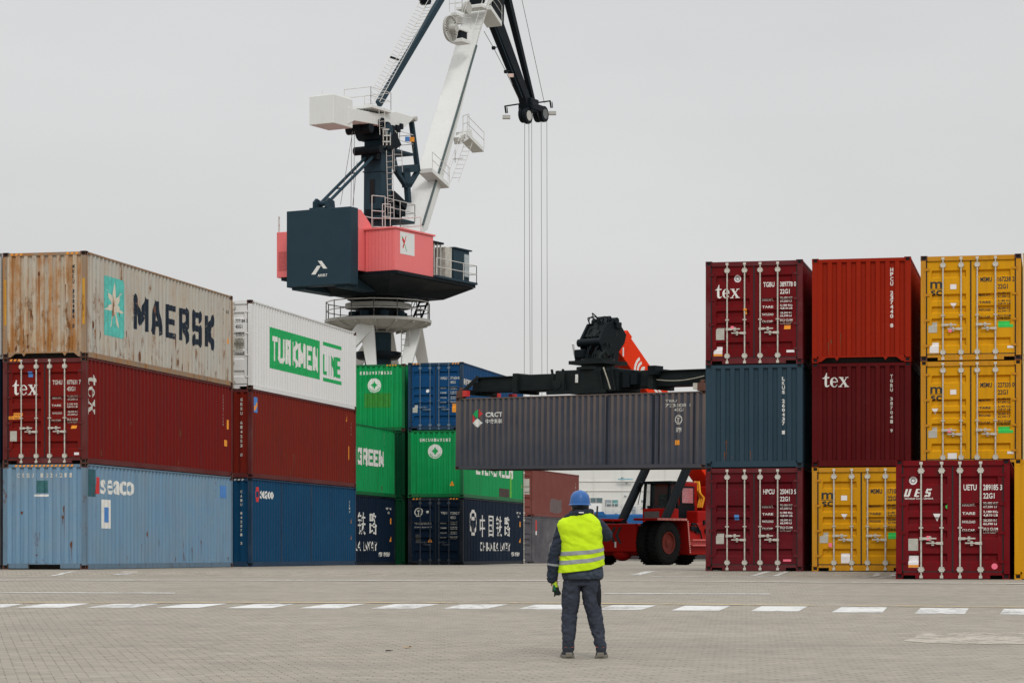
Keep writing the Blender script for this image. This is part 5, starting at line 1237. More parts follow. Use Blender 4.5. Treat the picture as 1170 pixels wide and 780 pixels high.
    for px, py in ((564, 55), (578, 82)):
        q = KP(px, py, 0.4); B(MB().tube(q-RT*0.1, q+RT*0.1, 0.13, 8).bar(q, KP(px+4, py-1, 0.4), 0.06), 'cable_guide', m_k)
    mb = MB(); mb.path([KP(553,36,0.4), KP(564,55,0.4), KP(578,82,0.4), KP(593,114,0.4)], 0.025, 4); mb.path([KP(592,-20,0.3), KP(622,118,0.3)], 0.022, 4)
    B(mb, 'signal_cable', m_rope)
    # hoist ropes and the hook block hanging on them
    hk = 5.2
    for a, b in ((599.5,598.8),(604.2,606.5),(607.5,608),(618.3,619.5),(624.8,625.6)):
        top_ = KP(a, 133); yb = HY - (hk-EYE)*F/top_.y; bt = P(b, 0, top_.y); bt.z = hk
        B(MB().tube(top_, bt, 0.017, 5), 'hoist_rope', m_rope)
    q = KP(612, 0); B(MB().box(q.x-0.9, q.x+0.9, q.y-0.25, q.y+0.25, hk-0.9, hk+0.05).tube((q.x, q.y, hk-1.5), (q.x, q.y, hk-0.9), 0.15, 10), 'hook_block', m_k, bevel=0.05)
    # luffing gear: links, platform and winch on the boom side of the tower
    r_ = 0.5
    mb = MB(); mb.bar(KP(470,139,r_), KP(477.5,196,r_), 0.22, 0.30, up=RT); B(mb, 'luffing_link', m_t)
    mb = MB()
    f1, z1 = kf(450,192,r_); f2, z2 = kf(477.5,192.5,r_)
    for a, b, w_ in (((447,171),(452,194),0.28),((452,194),(477,192),0.5),((452,195),(464,213),0.24),((477,196),(467,213),0.24),((463,193),(465,214),0.75),((465,210),(466.5,232),0.36)): mb.bar(KP(*a,r=r_), KP(*b,r=r_), w_, 0.3, up=RT)
    B(mb, 'luffing_frame', m_t)
    B(kb(MB(), kf(437,168,.9)[0], kf(473,173,.9)[0], -0.7, 0.9, kf(455,171.5,.9)[1]-0.1, kf(455,171.5,.9)[1]+0.05), 'tower_platform', m_t)
    zz = kf(455,171.5,.9)[1]+0.05; fA = kf(441,168,.9)[0]; fB = kf(472,173,.9)[0]; rail([K(fA, 0.9, zz), K(fB, 0.9, zz), K(fB, -0.6, zz)], 1.2, 0.025)
    B(MB().prism([KP(443,149,0.95), KP(452,150,0.95), KP(459,166,0.95), KP(452,171,0.95), KP(442,170,0.95)], -RT*0.5), 'drive_housing', m_k)
    q = KP(470.5, 159.5, 0.95); B(MB().box(q.x-0.17,q.x+0.17,q.y-0.05,q.y+0.05,q.z-0.15,q.z+0.15), 'sticker', M_org); q = KP(465.5, 159, 0.95); B(MB().box(q.x-0.15,q.x+0.15,q.y-0.05,q.y+0.05,q.z-0.15,q.z+0.15), 'sticker', M_blu)
    mb = MB()
    for a in ((437.5,148),(437.5,155),(437.5,162)): q = KP(*a, r=1.2); q2 = KP(a[0]+8, a[1], r=1.2); mb.bar(q, q2, 0.08)
    for a in (438, 442, 446): mb.bar(KP(a,147,1.2), KP(a,166,1.2), 0.06)
    B(mb, 'guard_frame', m_r)
    zz = kf(455,249,1.2)[1]; f0 = kf(440,249,1.2)[0]; f1 = kf(474,249,1.2)[0]
    B(kb(MB(), f0, f1, -0.8, 1.2, zz-0.15, zz), 'winch_platform', m_t); rail([K(f0, 1.2, zz), K(f1, 1.2, zz), K(f1, -0.7, zz)], 1.1, 0.028)
    mb = MB(); mb.tube(K(f0+1.2,-0.6,zz+0.75), K(f0+1.2,0.9,zz+0.75), 0.6, 16); kb(mb, f0+0.3, f1-0.6, -0.5, 0.6, zz, zz+0.5); kb(mb, f0+2.0, f1-0.5, 0.2, 0.8, zz+0.3, zz+0.9)
    mb.bar(KP(447,222,0.7), KP(462,236,0.7), 0.5, 0.4, up=RT); B(mb, 'luffing_winch', m_k, bevel=0.02)
    ladder(KP(443.5, 250, 1.05), KP(441.5, 172, 1.05), RT*0.45, r=0.024); ladder(KP(451,196,1.3), KP(450,170,1.3), RT*0.4+FW*0.3, r=0.02)
    rail([KP(437,262,1.5), KP(446,262,1.5)], 1.6, 0.03); rail([KP(425,258,2.0), KP(440,259,2.0)], 1.9, 0.028)
    mb = MB()
    for a, b in (((403,150),(389,234)), ((402,152),(401,237)), ((408,185),(403,235)), ((405,150),(404,236))): mb.tube(KP(*a,r=0.1), KP(*b,r=0.1), 0.016, 4)
    B(mb, 'guy_rope', m_rope)
crane()
# ------------------------------------------------------------------ reach stacker
def stacker():
    Q = Vector((4.75, 99.95, -0.05)); th = math.atan2(-0.7826, -0.6225)
    root = empty('reach_stacker', tuple(Q), th); tag(root, 'red reach stacker whose raised boom and black spreader hold up the slate container', 'reach stacker')
    m_r = paint_mat('stacker_red_paint', (0.30, 0.007, 0.005), rust=0.0, fade=0.25, dirt=0.6, rough=0.4, fadecol=(0.33,0.016,0.010))
    m_o = paint_mat('stacker_boom_paint', (0.72, 0.034, 0.004), rust=-0.05, fade=0.2, dirt=0.15, rough=0.45, fadecol=(0.72,0.05,0.012))
    m_k = paint_mat('stacker_black_paint', (0.004, 0.007, 0.009), rust=0.0, fade=0.5, dirt=0.0, fadecol=(0.008,0.013,0.016), scratch=0.03, spec=0.10)
    m_kd = paint_mat('spreader_worn_black_paint', (0.005, 0.008, 0.009), rust=0.14, fade=0.7, dirt=0.0, fadecol=(0.022,0.028,0.026), scratch=0.8, spec=0.1, rustcol=(0.12,0.08,0.05))
    m_t = simple_mat('tyre_rubber', (0.008, 0.008, 0.008), 0.9, var=0.4, spec=0.15); m_rim = paint_mat('rim_orange', (0.16,0.016,0.006), rust=0.3, dirt=1.0)
    m_gl = glass_mat('stacker_glass', (0.10,0.13,0.13), 0.13); m_y = simple_mat('yellow_hose', (0.80,0.33,0.02), 0.4)
    m_hz = simple_mat('pale_edge_marking', (0.62,0.30,0.26)); m_ch = simple_mat('cylinder_chrome', (0.5,0.5,0.5), 0.2, 0.9)
    m_step = paint_mat('worn_step_paint', (0.60,0.12,0.11), rust=0.0, dirt=0.5)
    b = lambda mb, n, m, p=None, **k: mb.build(n, m, p or root, **k)
    # local frame: +x ahead (towards the load), +y the side facing the camera's right
    ch = b(MB().box(-7.3, 0.75, -0.85, 0.85, 0.75, 1.62), 'chassis', m_r, bevel=0.03)
    b(MB().box(0.75, 0.95, -1.02, 1.02, 0.55, 1.68), 'front_plate', m_r, bevel=0.03)
    mb = MB()
    for y0 in (0.06, -0.22): mb.prism([(0.955, y0+0.30, 1.55), (0.955, y0+0.17, 1.55), (0.955, y0-0.03, 1.2), (0.955, y0+0.17, 0.88), (0.955, y0+0.30, 0.88), (0.955, y0+0.11, 1.2)], (0.008, 0, 0))
    b(mb, 'logo', M_blk); b(MB().box(0.952, 0.965, 0.0, 0.08, 0.72, 0.95), 'sticker', M_stk)
    b(MB().sphere((0.55, 0.1, 0.50), 0.36, 0.42, 0.33, 16, 10).tube((0.4, -1.4, 0.6), (0.4, 1.4, 0.6), 0.22, 14), 'axle', m_r, smooth=True)
    def wheel(x, y, r=0.90, wd=0.48, out=1):
        t = MB().lathe((x, y, r+0.0), [(0.44, -wd*0.1), (0.44, -wd*0.42), (0.55, -wd/2), (r*0.86, -wd/2), (r*0.97, -wd*0.40), (r, -wd*0.2), (r, wd*0.2), (r*0.97, wd*0.40), (r*0.86, wd/2), (0.55, wd/2), (0.44, wd*0.42), (0.44, wd*0.1)], 40, 'y', cap=False)
        for i in range(32):
            a = 2*math.pi*i/32; c, s_ = math.cos(a), math.sin(a)
            t.bar((x + r*0.995*c, y-wd*0.46, r + r*0.995*s_), (x + r*0.995*math.cos(a+0.10), y, r + r*0.995*math.sin(a+0.10)), 0.06, 0.05, up=(c, 0, s_))
            t.bar((x + r*0.995*math.cos(a+0.10), y, r + r*0.995*math.sin(a+0.10)), (x + r*0.995*c, y+wd*0.46, r + r*0.995*s_), 0.06, 0.05, up=(c, 0, s_))
        w_ = b(t, 'wheel', m_t)
        b(MB().lathe((x, y, r), [(0.44, wd*0.36*out), (0.45, wd*0.50*out), (0.41, wd*0.50*out), (0.38, wd*0.36*out), (0.35, wd*0.05*out), (0.17, wd*0.02*out), (0.16, wd*0.40*out), (0.10, wd*0.46*out)][::out], 28, 'y'), 'rim', m_rim, w_, smooth=True)
    for y in (1.20, 1.76): wheel(0, y); wheel(0, -y, out=-1)
    wheel(-6.0, 1.45); wheel(-6.0, -1.45, out=-1)
    # front fenders
    for s_ in (1, -1):
        y0, y1 = (0.92, 2.12) if s_ > 0 else (-2.12, -0.92)
        f = b(MB().box(-1.15, 0.95, y0, y1, 1.80, 1.90).prism([(-1.15, y0, 1.80), (-1.15, y1, 1.80), (-1.33, y1, 0.45), (-1.33, y0, 0.45)], (-0.06, 0, 0)), 'fender', m_r, bevel=0.015)
        mb = MB()
        for i in range(22): x = 0.95 - 2.1*i/22; mb.box(x-0.05, x, y1-0.0 if s_>0 else y0-0.006, y1+0.006 if s_>0 else y0, 1.81, 1.89)
        for i in range(16): z = 1.80-1.33*i/16; x = -1.16-0.175*i/16; mb.box(x-0.062, x+0.012, y1 if s_>0 else y0-0.006, y1+0.006 if s_>0 else y0, z-0.05, z)
        b(mb, 'edge_marking', m_hz, f)
    # side body, steps, tank
    b(MB().box(-4.9, -1.42, 0.88, 1.95, 0.42, 1.72), 'side_tank', m_r, bevel=0.04); b(MB().box(-4.9, -1.42, -1.95, -0.88, 0.42, 1.72), 'side_tank', m_r, bevel=0.04)
    b(MB().box(-4.6, -1.5, 1.955, 2.15, 1.0, 1.06).box(-4.6, -1.5, 1.955, 2.15, 0.78, 0.84).box(-4.6, -1.5, 1.953, 1.99, 0.80, 1.04), 'step', m_step)
    mb = MB()
    for i in range(14):
        random.seed(100+i); x = random.uniform(-4.6,-1.8); z = random.uniform(1.2,1.7); mb.box(x, x+random.uniform(0.1,0.35), 1.95, 2.02, z, z+random.uniform(0.06,0.2))
    for x in (-2.0, -3.1): mb.path([(x, 1.98, 1.7), (x-0.05, 2.05, 1.5), (x-0.3, 2.0, 1.3), (x-0.35, 2.02, 1.05)], 0.03, 6)
    b(mb, 'fittings', m_k)
    b(MB().box(-8.1, -6.9, -1.5, 1.5, 0.7, 2.2), 'counterweight', m_r, bevel=0.12)
    b(MB().box(-7.0, -3.4, -1.1, 1.1, 1.62, 2.25), 'engine_cover', m_r, bevel=0.05)
    for y in (0.55, -0.67): b(MB().prism([(-7.6, y, 1.6), (-4.9, y, 1.6), (-6.0, y, 3.1), (-6.6, y, 3.75), (-7.2, y, 3.75), (-7.6, y, 3.0)], (0, 0.12, 0)), 'boom_tower', m_r, bevel=0.02)
    b(MB().box(-5.6, -4.5, 0.3, 1.3, 1.7, 3.3), 'hydraulic_cabinet', m_r, bevel=0.05)
    mb = MB()
    for k in range(3):
        o = k*0.1; mb.path([(-4.35, 0.30+o, 3.5), (-4.3, 0.40+o, 3.2-o), (-4.45, 0.5+o, 2.8), (-4.35, 0.45+o, 2.4)], 0.05, 8)
    mb.path([(-3.2, 0.3, 3.46), (-3.35, 0.35, 3.7), (-3.6, 0.4, 3.85), (-3.7, 0.45, 4.1)], 0.09, 8)
    b(mb, 'hose', m_y, smooth=True)
    # cab
    c0, c1, cw, zb_, zt_ = -2.65, -1.90, 0.66, 1.72, 3.38
    cab = b(MB().box(c0, c1, -cw, cw, zb_-0.02, zb_+0.62), 'cab', m_r, bevel=0.03)
    mb = MB()
    for x in (c0+0.05, c1-0.05):
        for y in (-cw+0.05, cw-0.05): mb.bar((x, y, zb_+0.6), (x-(0.12 if x > -2 else 0), y, zt_), 0.10, 0.10, up=(0,1,0))
    mb.bar((c1-0.05, -0.25, zb_+0.6), (c1-0.1, -0.25, zt_), 0.10, 0.08, up=(0,1,0))
    mb.box(c0-0.05, c1+0.0, -cw-0.05, cw+0.05, zt_-0.02, zt_+0.09)
    b(mb, 'cab_frame', m_k, cab, bevel=0.01)
    g = MB(); g.box(c1-0.09, c1-0.075, -cw+0.1, cw-0.1, zb_+0.62, zt_-0.03)
    g.box(c0+0.1, c1-0.15, cw-0.06, cw-0.05, zb_+0.62, zt_-0.03); g.box(c0+0.1, c1-0.15, -cw+0.05, -cw+0.06, zb_+0.62, zt_-0.03)
    b(g, 'cab_glass', m_gl, cab)
    b(MB().box(c1-0.02, c1+0.03, -0.55, 0.2, zb_+0.08, zb_+0.50), 'grille', simple_mat('stacker_grille', (0.09,0.09,0.09)), cab)
    b(MB().box(c0+0.1, c0+0.4, -0.3, 0.3, zb_+0.3, zb_+0.75).box(c0+0.02, c0+0.12, -0.3, 0.3, zb_+0.7, zb_+1.2), 'seat', m_k, cab, bevel=0.05)
    b(MB().box(c1-0.4, c1-0.12, -0.5, 0.5, zb_+0.5, zb_+0.74).tube((c1-0.3, 0.1, zb_+0.7), (c1-0.40, 0.1, zb_+0.95), 0.03, 8).tube((c1-0.38, 0.1, zb_+0.93), (c1-0.42, 0.1, zb_+0.97), 0.18, 16), 'dashboard', m_k, cab)
    b(MB().sphere((c1+0.02, -cw-0.05, zt_+0.0), 0.10).tube((c1, -cw, zt_), (c1+0.25, -cw-0.05, 2.5), 0.018, 5), 'mirror', m_k, cab)
    for y in (-0.45, 0.5): b(MB().sphere((c1+0.12, y, zb_+0.10), 0.07), 'lamp', M_stk if y > 0 else m_o, root)
    # rear red cabin with its door
    rc = b(MB().box(-4.25, -2.72, -0.75, 0.52, 1.74, 3.46), 'rear_cabin', m_r, bevel=0.06)
    b(MB().box(-3.95, -2.90, 0.52, 0.55, 2.50, 3.28), 'window_frame', m_k, rc); b(MB().box(-3.85, -3.05, 0.55, 0.56, 2.58, 3.20), 'pane', simple_mat('pinkish_glass', (0.42,0.16,0.17), 0.15), rc)
    b(MB().box(-4.0, -2.78, 0.522, 0.54, 1.85, 2.49), 'door_panel', m_k, rc)
    # boom, rising towards +x
    d = lambda dd: -dd
    zc = lambda dd: 8.36 - 0.777*(dd+0.2)
    ux = Vector((1, 0, 0.777)).normalized(); un = Vector((-0.777, 0, 1)).normalized()
    def bc(dd): return Vector((-dd, 0.0, zc(dd)+0.05))
    bm_ = b(MB().bar(bc(7.1), bc(-0.85), 0.86, 1.0, up=un), 'boom', m_o, bevel=0.03)
    b(MB().bar(bc(-0.72), bc(-1.05), 0.94, 1.10, up=un), 'boom_collar', m_o, bevel=0.02)
    inner = b(MB().bar(bc(-1.0), bc(-1.9), 0.66, 0.74, up=un), 'inner_boom', m_k, bevel=0.03)
    b(MB().box(-0.6, 0.6, -0.425, 0.425, -0.008, 0.008), 'placeholder', m_r) if False else None
    # chevron emblem and bars on the boom's side
    def side_pt(a, h, o=0.434): # a: metres down from the collar, h: across
        return bc(-0.80) - ux*a + un*h + Vector((0, o, 0))
    mb = MB()
    def band(c, r0, r1, a0, a1, n=10):
        for i in range(n):
            t0 = R(a0+(a1-a0)*i/n); t1 = R(a0+(a1-a0)*(i+1)/n)
            q = [side_pt(c[0]+r*math.cos(t), c[1]+r*math.sin(t)) for r, t in ((r0,t0),(r1,t0),(r1,t1),(r0,t1))]; mb.prism(q, (0,0.006,0))
    band((1.55, -0.05), 0.50, 0.62, 150, 235); band((1.55, -0.05), 0.30, 0.42, 140, 240); band((1.60, -0.02), 0.02, 0.22, 100, 300)
    for i, hh in enumerate((0.05, -0.12)): mb.prism([side_pt(2.1+0.0, hh), side_pt(2.1, hh+0.12), side_pt(3.2, hh+0.12), side_pt(3.2, hh)], (0,0.006,0))
    mb.prism([side_pt(3.4,-0.35), side_pt(3.4,0.3), side_pt(4.1,0.3), side_pt(3.8,-0.35)], (0,0.006,0))
    b(mb, 'logo', M_w, bm_)
    # lift cylinders
    for y in (-0.98, 0.98):
        p0 = Vector((-0.9, y*1.10, 1.65)); p1 = Vector((-3.9, y*1.05, 5.6)); c_ = b(MB().tube(p0, p0.lerp(p1, 0.72), 0.185, 16).tube(p0-Vector((0,0.2,0)), p0+Vector((0,0.2,0)), 0.22, 12), 'lift_cylinder', m_k, smooth=True)
        b(MB().tube(p0.lerp(p1, 0.72), p1, 0.11, 14), 'piston_rod', m_ch, c_, smooth=True)
        b(MB().path([p0+Vector((0.25,0.1,0)), p0.lerp(p1,0.3)+Vector((0.2,0.12,0)), p0.lerp(p1,0.65)+Vector((0.2,0.1,0))], 0.035, 6), 'hydraulic_line', m_k, c_)
    # boom nose: black plates hanging to the rotator
    tip = bc(-1.75)
    nose = b(MB(), 'nose', m_k) if False else None
    mb = MB()
    for y in (-0.52, 0.42):
        mb.prism([(0.98, y, 8.95), (0.85, y, 9.30), (1.34, y, 9.76), (1.42, y, 9.92), (1.66, y, 9.92), (1.76, y, 9.76), (2.15, y, 9.70), (2.72, y, 8.95), (2.50, y, 8.5), (2.75, y, 8.05), (2.25, y, 8.05), (2.05, y, 8.5), (1.85, y, 8.05), (1.45, y, 8.05), (1.35, y, 8.6)], (0, 0.10, 0))
    nose = b(mb, 'boom_nose', m_k, bevel=0.02)
    b(MB().box(1.3, 1.65, -0.62, 0.62, 9.50, 9.76), 'nose_head', m_k, nose, bevel=0.03); b(MB().tube((1.6,-0.6,9.80), (1.6,0.6,9.80), 0.14, 12), 'nose_pin', m_k, nose); b(MB().tube((2.6,-0.58,8.9), (2.6,0.56,8.9), 0.16, 12), 'nose_pin', m_k, nose)
    b(MB().prism([(1.5, -0.42, 9.62), (2.1, -0.42, 9.60), (2.45, -0.42, 9.15), (2.35, -0.42, 9.05), (1.5, -0.42, 9.45)], (0, 0.84, 0)), 'nose_plate', m_kd, nose, bevel=0.02)
    for y in (-0.22, 0.26): b(MB().tube((1.5, y, 9.4), (2.5, y*1.5, 8.4), 0.10, 12).tube((2.0, y*1.4, 8.85), (2.8, y*1.7, 8.1), 0.14, 12), 'damper', m_kd, nose, smooth=True)
    # hoses bundled over the nose, each with its own sag
    mb = MB()
    for k in range(7):
        random.seed(300+k); y = -0.30+0.10*k; h = random.uniform(0.12, 0.42); x0 = random.uniform(1.7, 2.0); x1 = x0 + random.uniform(0.4, 0.8)
        mb.path([Vector((x0 + (x1-x0)*t_, y + 0.12*math.sin(t_*6+k), 9.7 + h*math.sin(t_*math.pi))) for t_ in [i/10 for i in range(11)]], 0.024, 6)
    for k in range(6):
        random.seed(320+k); y = random.uniform(-0.5, 0.5); x1 = random.uniform(2.5, 3.2)
        mb.path([Vector((2.0+random.uniform(-0.2,0.2), y, 9.6)).lerp(Vector((x1, y*1.4, 8.0)), t_) + Vector((0.28*math.sin(t_*math.pi)*random.uniform(0.2,1),0,0)) for t_ in [i/8 for i in range(9)]], 0.026, 6)
    b(mb, 'hose', m_k, nose)
    random.seed(5); mb = MB()
    for i in range(34):
        x = random.uniform(1.2, 2.9); top_ = 9.5-0.9*max(0, x-1.8); z = random.uniform(8.0, 8.5 if i % 2 else top_-0.1); y = random.choice((-1,1))*random.uniform(0.25, 0.6); s_ = random.uniform(0.06, 0.17); mb.box(x, x+s_, y, y+s_*1.4, z, z+s_*1.3)
    b(mb, 'valve_block', m_kd, nose)
    b(MB().box(2.6, 3.0, -0.5, 0.1, 8.12, 8.4).box(2.85, 3.1, -0.45, 0.0, 8.25, 8.6), 'side_shift_motor', m_k, nose, bevel=0.04)
    b(MB().tube((2.9,-0.55,8.4), (3.1,-0.5,8.85), 0.05), 'bright_fitting', M_stk, nose); b(MB().box(1.2,1.26,0.61,0.64,8.4,8.75), 'bright_fitting', M_stk, nose)
    # rotator and spreader share the container's own axes
    hx = Vector((math.cos(HX), math.sin(HX), 0)); hy = Vector((-hx.y, hx.x, 0))
    M = MATR[hang.root.name]
    def sp(mb, name, m, par, **k):
        mb.v = [M @ p for p in mb.v]; return mb.build(name, m, par, world=True, **k)
    cx_ = 6.25; cy_ = CW/2; z0 = HC
    sp_ = sp(MB().box(cx_-1.55, cx_+1.55, cy_-0.75, cy_+0.75, z0+0.12, z0+1.0), 'spreader', m_kd, root, bevel=0.03)
    sp(MB().lathe((cx_, cy_, z0), [(0.85, 1.0), (0.85, 1.12), (0.66, 1.14), (0.66, 1.45)], 28).box(cx_-0.85, cx_+0.85, cy_-0.8, cy_+0.8, z0+1.22, z0+1.36), 'rotator', m_kd, sp_, smooth=True)
    # ribbed front of the main box
    mb = MB()
    for u in (-1.5, -0.95, 0.85, 1.45): mb.bar((cx_+u, cy_-0.78, z0+0.14), (cx_+u-0.18, cy_-0.80, z0+1.05), 0.10, 0.06)
    mb.box(cx_-1.9, cx_+1.0, cy_-0.86, cy_-0.70, z0+0.06, z0+0.2); mb.prism([(cx_-1.55, cy_-0.77, z0+0.2), (cx_-1.0, cy_-0.77, z0+0.2), (cx_-1.0, cy_-0.77, z0+0.9), (cx_-1.35, cy_-0.77, z0+1.0)], (0, -0.1, 0))
    mb.tube((cx_-1.35, cy_-0.9, z0+0.45), (cx_-1.35, cy_-0.7, z0+0.45), 0.2, 14)
    sp(mb, 'bracket', m_kd, sp_)
    sp(MB().add([(cx_-0.52+a*0.14, cy_-0.79, z0+0.5+b_*0.32) for a, b_ in T('1', 0, 0, 1, 1, 0.03)[0]], T('1', 0, 0, 1, 1, 0.03)[1]), 'lettering', M_w, sp_)
    for s_ in (-1, 1):
        x0, x1 = (cx_-3.6, cx_-1.5) if s_ < 0 else (cx_+1.5, cx_+3.05)
        sp(MB().box(min(x0,x1), max(x0,x1), cy_-0.60, cy_+0.60, z0+0.26, z0+0.90), 'outer_beam', m_kd, sp_, bevel=0.02)
        xe = cx_-3.6 if s_ < 0 else cx_+3.05
        sp(MB().box(xe-0.12, xe+0.12, cy_-0.74, cy_+0.74, z0+0.16, z0+0.96), 'collar', m_kd, sp_, bevel=0.02)
        xo = 0.45 if s_ < 0 else L40-0.45
        a, b_ = sorted((xe, xo))
        sp(MB().box(a, b_, cy_-0.42, cy_+0.42, z0+0.32, z0+0.84), 'telescopic_arm', m_kd, sp_, bevel=0.02)
        sp(MB().box(a, b_, cy_-0.50, cy_+0.50, z0+0.84, z0+0.88).box(a, b_, cy_-0.50, cy_+0.50, z0+0.28, z0+0.32), 'flange', m_kd, sp_)
        xb = 0.20 if s_ < 0 else L40-0.20
        sp(MB().box(xb-0.14, xb+0.14, 0.05, CW-0.05, z0+0.16, z0+0.36).box(min(xb,xo)-0.02, max(xb,xo)+0.2, cy_-0.4, cy_+0.4, z0+0.2, z0+0.7).bar((xb-0.1, 0.3, z0+0.25), (xb+0.35, 0.75, z0+0.9), 0.12, 0.16), 'end_beam', m_kd, sp_, bevel=0.02)
        for y in (0.09, CW-0.09): sp(MB().box(xb-0.16, xb+0.16, y-0.12, y+0.12, z0+0.0, z0+0.30).tube((xb, y, z0+0.3), (xb, y, z0+0.42), 0.09, 10), 'twistlock', M_cast if (s_ > 0 or y < 1) else M_redm, sp_, bevel=0.01)
        sp(MB().box(xb+0.16 if s_<0 else xb-0.36, xb+0.36 if s_<0 else xb-0.16, -0.02, 0.2, z0+0.06, z0+0.3).box(xb+0.9 if s_<0 else xb-1.2, xb+1.1 if s_<0 else xb-1.0, CW-0.4, CW-0.1, z0+0.05, z0+0.25), 'twistlock_indicator', M_redm if s_ < 0 else M_galv, sp_)
    # hanging cable on the right arm
    mb = MB(); pts = [(cx_+3.2+2.2*t_, cy_-0.53, z0+0.52-0.10*math.sin(t_*math.pi)+0.08*t_) for t_ in [i/12 for i in range(13)]]; mb.path(pts, 0.022, 5); mb.path([(cx_+0.9, cy_-0.86, z0+1.05), (cx_+1.1, cy_-0.86, z0+0.6), (cx_+1.25, cy_-0.86, z0+0.2)], 0.03, 5)
    sp(mb, 'cable', simple_mat('pale_cable', (0.30,0.28,0.22)), sp_)
    mb = MB()
    for i, u in enumerate((2.1, 2.45)): mb.box(cx_+u-0.25, cx_+u+0.05, cy_-0.85, cy_-0.6, z0+0.25+0.1*i, z0+0.9-0.1*i)
    mb.box(cx_+3.0, cx_+3.35, cy_-0.85, cy_-0.3, z0+0.7, z0+1.05); sp(mb, 'valve_block', m_k, sp_)
stacker()
# ------------------------------------------------------------------ the worker
def worker():
    px0, Y0 = 664.5, 26.7
    X0 = (px0-585)*Y0/F; root = empty('person', (X0, Y0, gz(Y0))); tag(root, 'worker seen from behind in a lime safety vest, grey workwear and blue hard hat', 'person')
    k = Y0/F
    def q(px, py, y=0.0):   # figure coordinates: x right, y away from camera, z up from the soles
        return Vector(((px-px0)*k, y, (752.0-py)*k))
    def evald(o):
        dg = bpy.context.evaluated_depsgraph_get(); dg.update(); me = bpy.data.meshes.new_from_object(o.evaluated_get(dg)); old = o.data; o.modifiers.clear(); o.data = me; return o
    def fuse(mb, name, m, par, vox=0.010, smooth_it=6, wr=0.0, wsc=9, sub=0, squash=(1,1,1)):
        me = mb.data(name); me.materials.append(m); o = link(bpy.data.objects.new(name, me), par)
        bm = bmesh.new(); bm.from_mesh(me); bmesh.ops.recalc_face_normals(bm, faces=bm.faces); bm.to_mesh(me); bm.free()
        r = o.modifiers.new('r', 'REMESH'); r.mode = 'VOXEL'; r.voxel_size = vox
        s_ = o.modifiers.new('s', 'SMOOTH'); s_.iterations = smooth_it; s_.factor = 0.5
        evald(o)
        if not o.data.materials: o.data.materials.append(m)
        if wr:
            me = o.data
            for v in me.vertices:
                p = v.co; n_ = v.normal
                f1 = noise.fractal(Vector((p.x*wsc*squash[0], p.y*wsc*squash[1], p.z*wsc*squash[2])), 0.9, 2.1, 4)
                v.co = p + n_*wr*(0.5-abs(f1))*2
        for p in o.data.polygons: p.use_smooth = True
        return o
    def loft(mb, rings, n=28, e=2.3):
        """rings: (centre, rx, ry) stacked, optionally (axis) - horizontal super-ellipses"""
        vs = []; 
        for c, rx, ry in rings:
            for i in range(n):
                t = 2*math.pi*i/n; co, si = math.cos(t), math.sin(t)
                vs.append((c[0] + rx*math.copysign(abs(co)**(2/e), co), c[1] + ry*math.copysign(abs(si)**(2/e), si), c[2]))
        fs = [(j*n+i, j*n+(i+1)%n, (j+1)*n+(i+1)%n, (j+1)*n+i) for j in range(len(rings)-1) for i in range(n)]
        fs += [tuple(reversed(range(n))), tuple(range((len(rings)-1)*n, len(rings)*n))]
        mb.add(vs, fs); return mb
    def limb(mb, pts, n=16):
        """pts: (point, radius) swept tube with round joints"""
        for (a, ra), (b_, rb) in zip(pts, pts[1:]): mb.tube(a, b_, ra, n, rb)
        for a, ra in pts: mb.sphere(a, ra*0.995, n=n, m=10)
        return mb
    def fabric(name, col, sc_=40, var=0.2):
        m = simple_mat(name, col, 0.85, var=var, scale=sc_, bumpv=0.15, spec=0.2); return m
    m_j = fabric('jacket_cloth', (0.020, 0.027, 0.042), 22, 0.25); m_hem = fabric('jacket_hem_cloth', (0.042, 0.055, 0.075), 22, 0.2); m_t = fabric('trouser_cloth', (0.034, 0.040, 0.056), 25, 0.22)
    m_v = fabric('lime_vest_cloth', (0.49, 0.70, 0.012), 12, 0.10); m_ref = simple_mat('reflective_tape', (0.25, 0.265, 0.275), 0.4, var=0.12, scale=30)
    m_skin = simple_mat('skin', (0.42, 0.22, 0.15), 0.5, var=0.1); m_hair = simple_mat('dark_hair', (0.012, 0.012, 0.014), 0.8)
    m_hat = simple_mat('blue_hard_hat', (0.016, 0.092, 0.29), 0.42, var=0.12, spec=0.35, scale=18, bumpv=0.03); m_shoe = fabric('shoe_cloth', (0.02,0.025,0.032), 30); m_sole = simple_mat('shoe_sole', (0.15,0.135,0.11), 0.8)
    m_gk = fabric('dark_green_glove', (0.012, 0.10, 0.05), 30, 0.3); m_gd = fabric('black_glove_palm', (0.015,0.022,0.02)); m_dark = fabric('black_patch_cloth', (0.010, 0.012, 0.016))
    V = Vector
    # --- body: one skin-modifier figure under the clothes
    J = {'pelvis': (0,0,0.93), 'spine': (0,0,1.12), 'chest': (0,0,1.32), 'neckb': (-0.005,0,1.475), 'neck': (-0.01,0,1.54), 'head': (-0.015,0.015,1.64), 'crown': (-0.015,0.01,1.74),
         'hl': (-0.10,0,0.90), 'kl': (-0.155,0.02,0.50), 'al': (-0.16,0,0.10), 'tl': (-0.185,-0.0,0.04), 'hr': (0.10,0,0.90), 'kr': (0.155,0.02,0.50), 'ar': (0.215,0,0.10), 'tr': (0.225,0.0,0.04),
         'sl': (-0.17,0,1.43), 'el': (-0.265,-0.02,1.13), 'wl': (-0.285,0.01,0.865), 'sr': (0.16,0,1.44), 'er': (0.262,0.09,1.335), 'wr': (0.15,0.29,1.51)}
    names = list(J); idx = {n: i for i, n in enumerate(names)}
